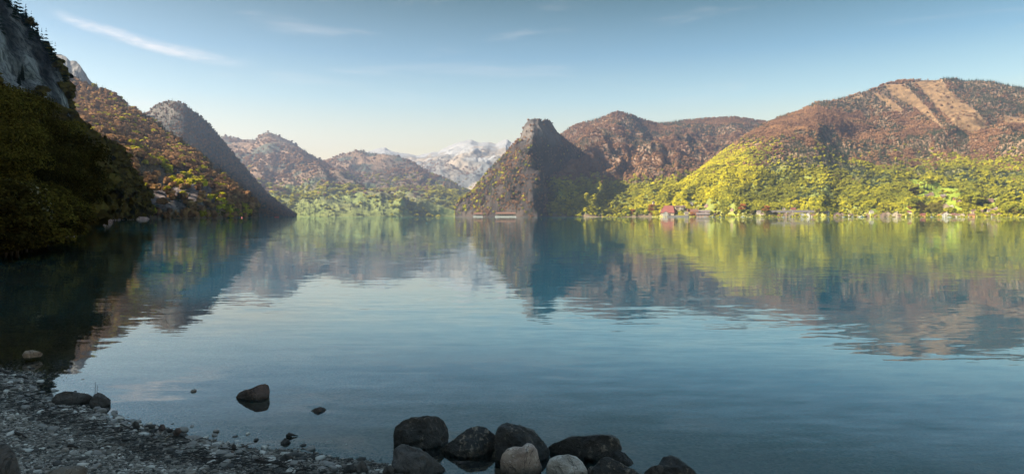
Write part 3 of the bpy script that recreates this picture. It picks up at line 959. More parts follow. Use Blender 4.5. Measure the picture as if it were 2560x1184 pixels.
def conifer_crown(name, h, r0, tiers, per, mat, seed, droop=0.35, base=0.12):
    """whorls of drooping boughs, each bough a bent pair of tapering faces with a ragged edge"""
    r = random.Random(seed)
    V, Fc = [], []
    for t in range(tiers):
        f = t / tiers
        z = h * (base + (1 - base) * f ** 0.95)
        ln = r0 * (1 - f) ** 0.85 * r.uniform(0.85, 1.1) + 0.03 * r0
        for k in range(per):
            a = 2 * math.pi * (k + r.random() * 0.6) / per + t * 0.7
            L = ln * r.uniform(0.7, 1.1)
            dz_ = -droop * L + r.uniform(-.05, .05) * L
            ca, sa = math.cos(a), math.sin(a)
            wd = L * r.uniform(0.28, 0.42)
            zt = z + 0.18 * L
            b_ = len(V)
            V += [(0, 0, zt), (ca * L * .55 - sa * wd, sa * L * .55 + ca * wd, z + dz_ * .7), (ca * L, sa * L, z + dz_),
                  (ca * L * .55 + sa * wd, sa * L * .55 - ca * wd, z + dz_ * .7), (ca * L * .6, sa * L * .6, z + dz_ * .25 + 0.05 * L)]
            Fc += [(b_, b_ + 1, b_ + 4), (b_, b_ + 4, b_ + 3), (b_ + 1, b_ + 2, b_ + 4), (b_ + 4, b_ + 2, b_ + 3)]
    b_ = len(V)
    V += [(0.05 * r0, 0, h * .9), (-0.03 * r0, 0.05 * r0, h * .9), (-0.03 * r0, -0.05 * r0, h * .9), (0, 0, h * 1.03)]
    Fc += [(b_, b_ + 1, b_ + 3), (b_ + 1, b_ + 2, b_ + 3), (b_ + 2, b_, b_ + 3)]
    return mesh(name, V, Fc, mat)


def blob(seed, rx, rz, cz, sub=2):
    """uneven inner mass of a distant crown"""
    bm = bmesh.new()
    bmesh.ops.create_icosphere(bm, subdivisions=sub, radius=1)
    V = np.array([v_.co[:] for v_ in bm.verts])
    Fc = [[v_.index for v_ in f_.verts] for f_ in bm.faces]
    bm.free()
    n = fbm(V[:, 0] * 1.3 + seed, V[:, 1] * 1.3, V[:, 2] * 1.3, 3, seed=seed)
    V = V * (0.82 + 0.42 * n)[:, None]
    V[:, :2] *= rx
    V[:, 2] = V[:, 2] * rz + cz
    return V, Fc


def far_broadleaf(name, mat, seed, ncards=46, inner=True, size=0.15, rx=.46):
    """unit-height crown for distant trees"""
    parts = []
    if inner:
        parts.append(blob(seed, rx * .85, .36, .56, 2))
    C, Nn = crown_points(ncards, rx, .40, .56, 7, seed, 0.2, 0.85)
    parts.append(cards(C, Nn, size, .8, .4, seed))
    parts.append(tube([(0, 0, -.1), (0, 0, .55)], [.03, .015], 3))
    V, Fc = join(parts)
    return mesh(name, V, Fc, mat)


def far_conifer(name, mat, seed):
    return conifer_crown(name, 1.0, .20, 6, 6, mat, seed, 0.45, 0.04)


# ------------------------------------------------------------------ far woods: points on the mountains, one object per kind of wood
WOOD = {'conifer': [], 'bare': [], 'fresh': [], 'dark': []}
INDIV = {'broadleaf': [], 'conifer': []}
HOUSE_XY = []          # filled before the woods are planted


def plant(kind, P, N, size, tint, wide=1.0):
    if len(P):
        WOOD[kind].append((P, size, tint, np.full(len(P), wide) if np.isscalar(wide) else wide, N))


def nz(P, sc, seed, oct=3):
    return fbm(P[:, 0] / sc, P[:, 1] / sc, P[:, 2] / sc, oct, seed=seed)


def clear_of_houses(P):
    ok = np.ones(len(P), bool)
    for hx, hy, rr in HOUSE_XY:
        ok &= (P[:, 0] - hx) ** 2 + (P[:, 1] - hy) ** 2 > rr * rr
        # keep the view from the lake to each house open a little
        t = (hy - P[:, 1])
        ok &= ~((t > 0) & (t < rr * 1.3) & (np.abs(P[:, 0] - hx * P[:, 1] / hy) < rr * 0.75))
    return ok


# ------------------------------------------------------------------ buildings
def boxv(x0, x1, y0, y1, z0, z1):
    V = [(x0, y0, z0), (x1, y0, z0), (x1, y1, z0), (x0, y1, z0), (x0, y0, z1), (x1, y0, z1), (x1, y1, z1), (x0, y1, z1)]
    return V, [(0, 3, 2, 1), (4, 5, 6, 7), (0, 1, 5, 4), (1, 2, 6, 5), (2, 3, 7, 6), (3, 0, 4, 7)]


M_GLASS = simple_mat('window_glass', (0.03, 0.035, 0.045), 0.15, 0.1)
M_WOOD = simple_mat('dark_wood', (0.07, 0.040, 0.026), 0.85, 0.3, 1.5)
M_STONE = simple_mat('harbour_stone', (0.06, 0.05, 0.045), 0.9, 0.3, 0.4)
WALLC = {'white': (0.25, 0.215, 0.165), 'cream': (0.22, 0.16, 0.095), 'orange': (0.27, 0.11, 0.035), 'grey': (0.26, 0.23, 0.205), 'brown': (0.13, 0.075, 0.045), 'pink': (0.19, 0.11, 0.075)}
ROOFC = {'red': (0.10, 0.022, 0.012), 'brown': (0.085, 0.045, 0.029), 'orange': (0.10, 0.042, 0.022), 'grey': (0.11, 0.08, 0.07), 'dark': (0.055, 0.04, 0.035)}
M_WALL = {k: simple_mat('plaster_' + k, v, 0.9, 0.08, 0.6) for k, v in WALLC.items()}
M_ROOF = {k: simple_mat('roof_tiles_' + k, v, 0.85, 0.25, 1.2) for k, v in ROOFC.items()}


def house(loc, w, dp_, h, rh, rz, wall, roof, label, group=None, windows=0, storeys=2, chimney=True, name='house', cat='house', hip=0.0, gable_front=False, door=True):
    """gabled house: walls with gables, two roof slopes with eaves, chimney, windows and door"""
    e = empty(name, loc, rz)
    tag(e, label, cat, group)
    a, b_ = w / 2, dp_ / 2
    z0 = -3.0
    V = [(-a, -b_, z0), (a, -b_, z0), (a, b_, z0), (-a, b_, z0), (-a, -b_, h), (a, -b_, h), (a, b_, h), (-a, b_, h)]
    if not gable_front:
        V += [(-a + hip * w, 0, h + rh), (a - hip * w, 0, h + rh)]
        Fc = [(0, 1, 5, 4), (2, 3, 7, 6), (1, 2, 6, 9, 5), (3, 0, 4, 8, 7)]
        if hip:
            Fc = [(0, 1, 5, 4), (2, 3, 7, 6), (1, 2, 6, 5), (3, 0, 4, 7)]
    else:
        V += [(0, -b_, h + rh), (0, b_, h + rh)]
        Fc = [(0, 1, 5, 8, 4), (2, 3, 7, 9, 6), (1, 2, 6, 5), (3, 0, 4, 7)]
    obj('wall', mesh('wall', V, Fc, M_WALL[wall]), e)
    ov = 0.06 * w
    th = 0.25
    parts = []
    if not gable_front:
        sl_ = rh / b_
        for sg in (-1, 1):
            y_e, z_e = sg * (b_ + ov), h - sl_ * ov
            xr0, xr1 = (-a - ov, a + ov) if not hip else (-a + hip * w, a - hip * w)
            p = [(-a - ov, y_e, z_e), (a + ov, y_e, z_e), (xr1, 0, h + rh + .02), (xr0, 0, h + rh + .02)]
            q_ = [(x, y, z + th) for x, y, z in p]
            parts.append((p + q_, [(0, 1, 2, 3), (7, 6, 5, 4), (0, 4, 5, 1), (1, 5, 6, 2), (3, 7, 4, 0)]))
        if hip:
            for sg in (-1, 1):
                p = [(sg * (a + ov), -b_ - ov, h - sl_ * ov), (sg * (a + ov), b_ + ov, h - sl_ * ov), (sg * (a - hip * w), 0, h + rh + .02)]
                q_ = [(x, y, z + th) for x, y, z in p]
                parts.append((p + q_, [(0, 1, 2), (5, 4, 3), (0, 3, 4, 1)]))
    else:
        sl_ = rh / a
        for sg in (-1, 1):
            x_e, z_e = sg * (a + ov), h - sl_ * ov
            p = [(x_e, -b_ - ov, z_e), (x_e, b_ + ov, z_e), (0, b_ + ov, h + rh + .02), (0, -b_ - ov, h + rh + .02)]
            q_ = [(x, y, z + th) for x, y, z in p]
            parts.append((p + q_, [(0, 1, 2, 3), (7, 6, 5, 4), (0, 4, 5, 1), (1, 5, 6, 2), (3, 7, 4, 0)]))
    V, Fc = join(parts)
    ro = obj('roof', mesh('roof', V, Fc, M_ROOF[roof]), e)
    if chimney:
        cx_ = a * 0.45
        V, Fc = boxv(cx_ - .05 * w, cx_ + .05 * w, -.05 * w, .05 * w, h + rh * .6, h + rh * 1.25)
        obj('chimney', mesh('chimney', V, Fc, M_WALL['grey']), ro)
    if windows:
        ww, wh = w / windows * 0.42, h / storeys * 0.42
        V, Fc = boxv(-ww / 2, ww / 2, -.06, .05, -wh / 2, wh / 2)
        wme = mesh('window', V, Fc, M_GLASS)
        V, Fc = boxv(-.06, .05, -ww / 2, ww / 2, -wh / 2, wh / 2)
        wms = mesh('window', V, Fc, M_GLASS)
        for s_ in range(storeys):
            zc = h * (s_ + 0.55) / storeys
            for k in range(windows):
                xc = -a + w * (k + .5) / windows
                if s_ == 0 and door and k == windows // 2:
                    continue
                obj('window', wme, e, (xc, -b_, zc))
            for k in range(max(1, windows // 2)):
                obj('window', wms, e, (-a, -b_ + dp_ * (k + .5) / max(1, windows // 2), zc))
        if door:
            xc = -a + w * (windows // 2 + .5) / windows
            V, Fc = boxv(xc - ww * .5, xc + ww * .5, -b_ - .07, -b_ + .05, 0, h / storeys * .75)
            obj('door', mesh('door', V, Fc, M_WOOD), e)
    return e


def shore_at(px, off=0.0):
    """a point on the right-hand shore below photo column px, off metres inland"""
    j = np.argmin(np.abs(M9.q - px))
    d = M9.P[0, j, 1] + off
    x = (px - CX) / F * d
    return np.array([x, d, 0.0])


def ground9(px, off):
    p = shore_at(px, off)
    A = M9.P[:M9.nfront]
    k = np.argmin((A[..., 0] - p[0]) ** 2 + (A[..., 1] - p[1]) ** 2)
    p[2] = max(0.6, A.reshape(-1, 3)[k][2])
    return p


def spot(px, py):
    """on the right hill: along the waterfront (py >= 535) or further up the slope"""
    if py >= 534:
        return ground9(px, 14 + (543 - py) * 7)
    p = M9.find(px, py)
    return p


def face(p):
    return math.atan2(-p[0], p[1])           # turned to look at the lake in front


BUILD = []


def add_house(px, py, wpx, **kw):
    p = spot(px, py)
    sc = p[1] / F
    BUILD.append((p, wpx * sc, kw))
    HOUSE_XY.append((p[0], p[1], wpx * sc * 0.75 + 4))


# the lakeside monastery and the village round it
def lab_house(wall, roof, where):
    return ('%s house, %s roof, %s' if len(where.split()) > 9 else '%s walled house with %s roof %s') % (wall, roof, where)


HL = [
    # px, base py, width px, wall, roof, place, rotation
    (1700, 536, 24, 'cream', 'brown', 'long wing right of the red roofed monastery', .15),
    (1716, 536, 9, 'orange', 'orange', 'just right of the long monastery wing', -.2),
    (1724, 534, 10, 'orange', 'red', 'tallest of the orange houses by the harbour', .3),
    (1735, 538, 18, 'orange', 'orange', 'low beside the rusty round tree', .1),
    (1716, 541, 9, 'white', 'grey', 'standing at the harbour edge below the orange houses', .2),
    (1757, 534, 32, 'grey', 'grey', 'widest in the village, upper of two long grey roofs', .05),
    (1757, 540, 30, 'pink', 'grey', 'lower of two long grey roofs on the waterfront', .05),
    (1703, 523, 8, 'white', 'brown', 'above the monastery wing at the foot of the yellow wood', .3),
    (1694, 525, 8, 'pink', 'orange', 'just above the monastery at the wood edge', -.2),
    (1729, 512, 9, 'white', 'grey', 'alone up in the yellow wood above the village', .2),
    (1745, 522, 7, 'white', 'orange', 'small, right of the orange village houses', .4),
    (1767, 515, 9, 'pink', 'dark', 'on the slope above the long grey roofs', -.3),
    (1783, 541, 6, 'white', 'brown', 'tiny, at the water right of the village', .2),
    (1788, 536, 8, 'pink', 'brown', 'among trees just right of the village', .4),
    (1830, 537, 7, 'pink', 'brown', 'among shore trees left of the sailing boat', -.2),
    (1897, 539, 9, 'white', 'grey', 'on the shore right of the sailing boat', .2),
    (1906, 540, 8, 'white', 'brown', 'second from the sailing boat on the right', -.2),
    (1948, 541, 8, 'orange', 'orange', 'small at the waterline below the lakeside road', .1),
    (1954, 538, 6, 'white', 'grey', 'narrow, between two orange roofs on the waterfront', .3),
    (1963, 540, 13, 'brown', 'orange', 'broad, on the waterfront below the two white villas', -.1),
    (1978, 539, 14, 'cream', 'brown', 'wide, right of the broad orange roof', .2),
    (1991, 540, 7, 'brown', 'dark', 'dark hut beside the bluish boathouse', 0),
    (2004, 540, 12, 'grey', 'grey', 'bluish boathouse on the water in the middle right', .2),
    (2020, 539, 12, 'white', 'brown', 'with bright front, below the dark tree group', -.2),
    (2033, 540, 9, 'cream', 'orange', 'low, right of the dark tree group', .1),
    (2050, 538, 7, 'pink', 'orange', 'half hidden by bushes on the waterfront', .3),
    (2067, 539, 11, 'white', 'grey', 'with pale gable between light green trees', -.3),
    (1960, 527, 9, 'white', 'grey', 'left of two villas above the lakeside road', .2),
    (1984, 527, 11, 'white', 'red', 'right of two villas above the lakeside road', .1),
    (2093, 541, 15, 'brown', 'dark', 'large dark boathouse left of a row of white boats', .1),
    (2105, 540, 12, 'brown', 'brown', 'second dark boathouse beside the large one', -.1),
    (2127, 539, 10, 'white', 'brown', 'white house behind the boats', .3),
    (2168, 540, 11, 'brown', 'red', 'dark boathouse right of the white boats', 0),
    (2178, 533, 9, 'white', 'grey', 'on the small meadow above the boathouses', .3),
    (2190, 541, 8, 'brown', 'brown', 'dark rounded boathouse left of the dark spruce grove', 0),
    (2209, 541, 14, 'brown', 'brown', 'wide dark boathouse below the spruce grove', .05),
    (2218, 536, 15, 'cream', 'brown', 'big house right above the wide boathouse', .2),
    (2239, 536, 16, 'cream', 'grey', 'long pale house right of the spruce grove', -.1),
    (2250, 540, 8, 'pink', 'brown', 'low, right of the long pale house', .2),
    (2273, 533, 10, 'white', 'red', 'under the dark red tree', .1),
    (2307, 538, 11, 'orange', 'red', 'beside the tall dark trees by the shore', .2),
    (2348, 538, 10, 'orange', 'red', 'right of the tall dark trees', -.2),
    (2363, 539, 16, 'white', 'red', 'largest red roof on the right shore', .15),
    (2384, 540, 11, 'cream', 'orange', 'right of the largest red roof', .3),
    (2395, 541, 9, 'white', 'brown', 'two steps right of the largest red roof, at the water', 0),
    (2406, 536, 12, 'cream', 'brown', 'behind the front row near the right end', -.2),
    (2424, 538, 9, 'white', 'orange', 'left of the orange gable', .2),
    (2430, 540, 11, 'orange', 'orange', 'with bright orange gable near the beach', .1),
    (2436, 533, 12, 'cream', 'brown', 'behind the bright orange gable', .1),
    (2450, 533, 12, 'brown', 'brown', 'dark, above the sandy beach', -.2),
    (2464, 541, 10, 'brown', 'dark', 'dark arched boathouse on the sandy beach', 0),
    (2474, 531, 10, 'white', 'brown', 'lower left of the cluster near the right edge', .2),
    (2488, 530, 11, 'cream', 'brown', 'right one of the cluster near the right edge', -.2),
    (2484, 541, 9, 'white', 'brown', 'at the beach below the right cluster', .2),
    (2489, 522, 7, 'white', 'orange', 'topmost of the cluster near the right edge', .3),
    (2478, 505, 11, 'pink', 'brown', 'farmhouse on the small upper meadow at the right', .1),
    (2500, 538, 8, 'pink', 'brown', 'last of the front row before the right edge', .1),
    (2318, 494, 10, 'brown', 'dark', 'dark farmhouse at the left end of the meadow row', .1),
    (2329, 490, 12, 'brown', 'dark', 'dark farmhouse behind the left end of the meadow row', -.1),
    (2357, 494, 11, 'brown', 'grey', 'dark farmhouse at the right end of the meadow row', .1),
    (2295, 466, 6, 'brown', 'dark', 'small barn at the top of the green meadow', .2),
    (2363, 520, 12, 'cream', 'brown', 'lower left of two on the meadow slope', .2),
    (2379, 519, 9, 'white', 'grey', 'lower right of two on the meadow slope', -.1),
    (2389, 503, 10, 'orange', 'brown', 'left of the hamlet by the round tree group', .3),
    (2397, 508, 11, 'pink', 'orange', 'lowest of the hamlet by the round tree group', .1),
    (2403, 499, 10, 'pink', 'brown', 'topmost of the hamlet by the round tree group', -.2),
    (2414, 484, 8, 'cream', 'grey', 'at the upper right corner of the green meadow', .1),
    (1878, 541, 6, 'white', 'dark', 'tiny boat hut right next to the sailing boat', 0),
    (1930, 540, 7, 'brown', 'dark', 'dark hut between shore bushes', .1),
    (2140, 541, 7, 'brown', 'brown', 'small hut between boats and white house', .1),
]
for (px, py, wp, wl, rf, where, rz) in HL:
    add_house(px, py, wp, wall=wl, roof=rf, label=lab_house(wl, rf, where), rz=rz)
MON = ground9(1672, 28)
MON[2] = 4.0
HOUSE_XY.append((MON[0], MON[1], 34))
CHA = M9.find(1640, 508)
CHAPEL = at(1634, 511, CHA[1] + 10)
HOUSE_XY.append((CHAPEL[0], CHAPEL[1], 12))

# ------------------------------------------------------------------ planting


def sizes(n, lo, hi):
    return rng.uniform(lo, hi, n)


# right hill
P, N, px, py, v = M9.sample(6.7)
n1, n2, n3 = nz(P, 140, 101), nz(P, 60, 102), nz(P, 220, 103)
r1 = rng.random(len(P))
bare_ground = anyin(px, py, CUTS) | anyin(px, py, MEADOWS)
# ragged rims and a few trees left standing on the felled strips and the meadows
keep = (~bare_ground | (r1 > 0.975)) & clear_of_houses(P)
shorestrip = py > 536
keep &= ~(shorestrip & (r1 < 0.25))
gullyN = np.abs(N[:, 2])
dk = anyin(px + 6 * n2 * 2, py + 6 * n1 * 2, DARKW)
fresh_p = sstep(py + 42 * n3 + 30 * n2, 358, 440)
yel = sstep(-np.abs(px - 1775 + (py - 440) * 1.15), -150, -30) * sstep(py, 335, 400)
con_p = np.clip(0.13 + 0.74 * sstep(n1 + 0.6 * n2, 0.04, 0.22) - 0.8 * yel + (0.75 * dk), 0, .97)
con_p *= np.where(py > 500, 0.7, 1.0)
r2 = rng.random(len(P))
isc = keep & (r2 < con_p)
isf = keep & ~isc & (rng.random(len(P)) < np.maximum(fresh_p, .85 * yel))
isb = keep & ~isc & ~isf
plant('conifer', P[isc], N[isc], sizes(isc.sum(), 9, 19), np.clip(rng.normal(.35, .22, isc.sum()), 0, 1))
plant('bare', P[isb], N[isb], sizes(isb.sum(), 6, 11.5), np.clip(.33 + .45 * n2[isb] + .2 * n1[isb] + rng.normal(0, .11, isb.sum()), 0, 1), 1.1)
tf = np.clip(.27 + .42 * yel[isf] + .50 * n2[isf] + rng.normal(0, .15, isf.sum()), 0, 1)
plant('fresh', P[isf], N[isf], sizes(isf.sum(), 5.5, 13) * np.where(shorestrip[isf], .6, 1), tf, 1.1)

# brown mountain
P, N, px, py, v = M8.sample(9.0, 1340, 1960)
n1, n2, n3 = nz(P, 170, 111), nz(P, 70, 112), nz(P, 260, 113)
keep = ~((py > 533) & (rng.random(len(P)) < .75))
fresh_p = sstep(py + 26 * n3 + 14 * n2, 420, 462) * np.where(px > 1365, 1, 0)
steep = sstep(-np.abs(N[:, 2]), -0.62, -0.42)
con_p = np.clip(0.12 + 0.75 * sstep(n1 + .6 * n2 + .3 * steep, 0.0, .3) * sstep(-py, -470, -400) + .35 * (v > .93), 0, .95)
r2 = rng.random(len(P))
isc = keep & (r2 < con_p)
isf = keep & ~isc & (rng.random(len(P)) < fresh_p)
isb = keep & ~isc & ~isf
plant('conifer', P[isc], N[isc], sizes(isc.sum(), 11, 21), np.clip(rng.normal(.3, .2, isc.sum()), 0, 1))
plant('bare', P[isb], N[isb], sizes(isb.sum(), 7, 13), np.clip(.36 + .42 * n2[isb] + .2 * n1[isb] + rng.normal(0, .11, isb.sum()), 0, 1), 1.1)
plant('fresh', P[isf], N[isf], sizes(isf.sum(), 7, 15), np.clip(.36 + .45 * n2[isf] + rng.normal(0, .15, isf.sum()), 0, 1), 1.15)

# central rock peak
P, N, px, py, v = M7.sample(7.2, 1138, 1520)
n1, n2 = nz(P, 110, 121), nz(P, 45, 122)
rocky = (py + 14 * n2 < 352) & (rng.random(len(P)) < .62)
keep = ~rocky & (rng.random(len(P)) < .97 - .75 * sstep(n2 - .5 * n1, .22, .4)) & ~((py < 350) & (rng.random(len(P)) < .5)) & ~((py > 535) & (rng.random(len(P)) < .6))
edge_l = sstep(-(px - (1150 + (541 - py) * .72)), -46, -5)
r2 = rng.random(len(P))
isc = keep & (r2 < np.clip(.60 + .45 * n1, .1, .93))
isf = keep & ~isc & (rng.random(len(P)) < .05 + .35 * edge_l * sstep(py, 390, 450) + .15 * sstep(py, 500, 530))
isb = keep & ~isc & ~isf
plant('conifer', P[isc], N[isc], sizes(isc.sum(), 9, 18) * np.where(py[isc] < 365, .6, 1), np.clip(rng.normal(.35, .22, isc.sum()), 0, 1))
plant('bare', P[isb], N[isb], sizes(isb.sum(), 6, 11), np.clip(rng.normal(.15, .2, isb.sum()), 0, 1))
plant('fresh', P[isf], N[isf], sizes(isf.sum(), 8, 13), np.clip(rng.normal(.35, .25, isf.sum()), 0, 1))

# second slope, left
P, N, px, py, v = M2.sample(6.6, 120, 646)
n1, n2 = nz(P, 90, 131), nz(P, 34, 132)
cl = (py > 420) & (py < 534) & (px < 545) & (n2 + .4 * n1 > -.55)
keep = ~(cl & (rng.random(len(P)) < .86))
diag = py - (200 + (px - 200) * .70)              # distance below the ridge
yel = sstep(n1 + .5 * n2, -.05, .4) * sstep(px, 300, 420) * sstep(diag, 15, 40) * (1 - sstep(diag, 110, 160))
con_p = np.clip(.16 + .35 * (v > .93) + .35 * sstep(n2, .2, .5) - .3 * yel + .2 * (py > 500), 0, .9)
r2 = rng.random(len(P))
isc = keep & (r2 < con_p)
isf = keep & ~isc & (rng.random(len(P)) < .12 + .75 * yel)
isb = keep & ~isc & ~isf
plant('conifer', P[isc], N[isc], sizes(isc.sum(), 9, 17), np.clip(rng.normal(.3, .22, isc.sum()), 0, 1))
plant('bare', P[isb], N[isb], sizes(isb.sum(), 7, 12), np.clip(.68 + .3 * n2[isb] + rng.normal(0, .2, isb.sum()), 0, 1), 1.1)
plant('fresh', P[isf], N[isf], sizes(isf.sum(), 7, 12), np.clip(rng.normal(.72, .25, isf.sum()), 0, 1), 1.1)

# shaded mountain
P, N, px, py, v = M3.sample(9.5, 360, 742)
r2 = rng.random(len(P))
plant('conifer', P[r2 < .6], N[r2 < .6], sizes((r2 < .6).sum(), 8, 15), np.clip(rng.normal(.3, .2, (r2 < .6).sum()), 0, 1))
k = (r2 > .6) & (r2 < .92)
plant('bare', P[k], N[k], sizes(k.sum(), 6, 10), np.clip(rng.normal(.2, .15, k.sum()), 0, 1))

# far mountains
for Mx, sp_, q0, q1, sd in ((M4, 16.5, 540, 1100, 141), (M5, 18, 780, 1200, 151), (M6, 34, 1050, 1300, 161)):
    P, N, px, py, v = Mx.sample(sp_, q0, q1)
    n1, n2 = nz(P, 380, sd), nz(P, 150, sd + 1)
    r2 = rng.random(len(P))
    hi = sstep(-py, -400, -365) if Mx is not M5 else 0 * py
    dens = np.clip(.75 + .5 * n2 - .55 * hi, .05, 1)
    keep = rng.random(len(P)) < dens
    if Mx is M6:
        keep &= py + 20 * n2 > 408
    isc = keep & (r2 < np.clip(.48 + .9 * n1 + (.4 * (py < 420) if Mx is M5 else 0), .05, .95))
    isf = keep & ~isc & (rng.random(len(P)) < sstep(py + 30 * n2, 440, 500))
    isb = keep & ~isc & ~isf
    plant('conifer', P[isc], N[isc], sizes(isc.sum(), 14, 26), np.clip(rng.normal(.35, .2, isc.sum()), 0, 1))
    plant('bare', P[isb], N[isb], sizes(isb.sum(), 11, 18), np.clip(.42 + .35 * n2[isb] + rng.normal(0, .12, isb.sum()), 0, 1), 1.3)
    plant('fresh', P[isf], N[isf], sizes(isf.sum(), 12, 20), np.clip(rng.normal(.4, .22, isf.sum()), 0, 1), 1.3)
P, N, px, py, v = M2B.sample(12, 60, 300)
k = (py > 175) & (rng.random(len(P)) < sstep(py, 170, 225))
plant('conifer', P[k], N[k], sizes(k.sum(), 10, 18), np.clip(rng.normal(.3, .2, k.sum()), 0, 1))

# near cliff mountain: the wood above the shore trees
P, N, px, py, v = M1.sample(6.2, px2az(-160), px2az(376))
n1 = nz(P, 45, 171)
cliffm = (v > .52 + .06 * n1) & (v < .955) & (px < 205) & (rng.random(len(P)) < .93)
keep = ~cliffm & (P[:, 1] > 95)
upper = sstep(v, .42, .62)
r2 = rng.random(len(P))
isc = keep & (r2 < np.clip(.18 + .62 * upper + .3 * n1, .08, .9))
isb = keep & ~isc
dist1 = np.hypot(P[:, 0], P[:, 1])


def nearest_few(mask, n, hide):
    """the n that show largest stand as single trees, the rest go into the wood"""
    i = np.where(mask)[0]
    vis = i[(px[i] > -40) & (px[i] < 380) & ~hide[i]]
    o_ = vis[np.argsort(dist1[vis])][:n]
    rest = np.setdiff1d(i, o_)
    return o_, rest


ic, rc = nearest_few(isc, 190, (v < .30))
ib, rb = nearest_few(isb, 150, (v < .05))
for i in ic:
    INDIV['conifer'].append((P[i], rng.uniform(9, 14) * (.85 if v[i] > .85 else 1)))
for i in ib:
    INDIV['broadleaf'].append((P[i], rng.uniform(6, 9.5) * (.7 if v[i] > .85 else 1)))
plant('conifer', P[rc], N[rc], sizes(len(rc), 9, 16), np.clip(rng.normal(.1, .12, len(rc)), 0, 1))
plant('dark', P[rb], N[rb], sizes(len(rb), 7, 12), np.clip(rng.normal(.5, .25, len(rb)), 0, 1), 1.1)

# trees standing alone on the felled strips' rim
VAR = {
    'conifer': [far_conifer('far_conifer', M_CONIF, 300 + i) for i in range(3)],
    'bare': [far_broadleaf('far_bare_tree', M_BARE, 320 + i, 44, True, .13, .44) for i in range(4)],
    'fresh': [far_broadleaf('far_leafy_tree', M_FRESH, 340 + i, 52, True, .14, .46) for i in range(4)],
    'dark': [far_broadleaf('far_shaded_tree', M_DLEAF_I, 360 + i, 90, True, .12, .46) for i in range(3)],
}


def wood_object(name, label, kind):
    P = np.concatenate([w_[0] for w_ in WOOD[kind]])
    sz = np.concatenate([w_[1] for w_ in WOOD[kind]])
    ti = np.concatenate([w_[2] for w_ in WOOD[kind]])
    wd = np.concatenate([w_[3] for w_ in WOOD[kind]])
    P = P - np.array([0, 0, 0.0 if kind == 'gravel' else 0.3])
    n = len(P)
    me = mesh(name, P, np.zeros((0, 3), int))
    set_float(me, 'size', sz)
    set_float(me, 'tint', ti)
    set_float(me, 'wide', wd * rng.uniform(.85, 1.2, n))
    if len(WOOD[kind][0]) > 4:
        a = me.attributes.new('gn', 'FLOAT_VECTOR', 'POINT')
        a.data.foreach_set('vector', np.concatenate([w_[4] for w_ in WOOD[kind]]).astype(np.float32).ravel())
    set_float(me, 'turn', rng.uniform(0, 6.283, n))
    a = me.attributes.new('variant', 'INT', 'POINT')
    a.data.foreach_set('value', rng.integers(0, len(VAR[kind]), n).astype(np.int32))
    o = tag(obj(name, me), label, None, None, 'stuff')
    tree = bpy.data.node_groups.new(name + '_scatter', 'GeometryNodeTree')
    tree.interface.new_socket('Geometry', in_out='INPUT', socket_type='NodeSocketGeometry')
    tree.interface.new_socket('Geometry', in_out='OUTPUT', socket_type='NodeSocketGeometry')
    nd = tree.nodes
    gi, go = nd.new('NodeGroupInput'), nd.new('NodeGroupOutput')
    iop = nd.new('GeometryNodeInstanceOnPoints')
    jn = nd.new('GeometryNodeJoinGeometry')
    for m_ in reversed(VAR[kind]):
        src = bpy.data.objects.new(m_.name, m_)
        oi = nd.new('GeometryNodeObjectInfo')
        oi.inputs['Object'].default_value = src
        g2i = nd.new('GeometryNodeGeometryToInstance')
        tree.links.new(oi.outputs['Geometry'], g2i.inputs[0])
        tree.links.new(g2i.outputs[0], jn.inputs[0])

    def attr(nm, typ='FLOAT'):
        a_ = nd.new('GeometryNodeInputNamedAttribute')
        a_.data_type = typ
        a_.inputs['Name'].default_value = nm
        return a_.outputs[0]
    mul = nd.new('ShaderNodeMath')
    mul.operation = 'MULTIPLY'
    tree.links.new(attr('size'), mul.inputs[0])
    tree.links.new(attr('wide'), mul.inputs[1])
    cs = nd.new('ShaderNodeCombineXYZ')
    tree.links.new(mul.outputs[0], cs.inputs[0])
    tree.links.new(mul.outputs[0], cs.inputs[1])
    tree.links.new(attr('size'), cs.inputs[2])
    cr = nd.new('ShaderNodeCombineXYZ')
    tree.links.new(attr('turn'), cr.inputs[2])
    e2r = nd.new('FunctionNodeEulerToRotation')
    tree.links.new(cr.outputs[0], e2r.inputs[0])
    tree.links.new(gi.outputs[0], iop.inputs['Points'])
    tree.links.new(jn.outputs[0], iop.inputs['Instance'])
    iop.inputs['Pick Instance'].default_value = True
    tree.links.new(attr('variant', 'INT'), iop.inputs['Instance Index'])
    tree.links.new(e2r.outputs[0], iop.inputs['Rotation'])
    tree.links.new(cs.outputs[0], iop.inputs['Scale'])
    tree.links.new(iop.outputs[0], go.inputs[0])
    md = o.modifiers.new('scatter', 'NODES')
    md.node_group = tree
    print(name, n)
    return o


wood_object('conifer_forest', 'dark spruce woods scattered over all the mountain sides', 'conifer')
wood_object('bare_forest', 'brown budding beech woods on the upper mountain sides', 'bare')
wood_object('spring_forest', 'yellow green spring woods on the lower sunlit slopes', 'fresh')
wood_object('shaded_forest', 'dark leafy wood high on the shaded left mountain', 'dark')

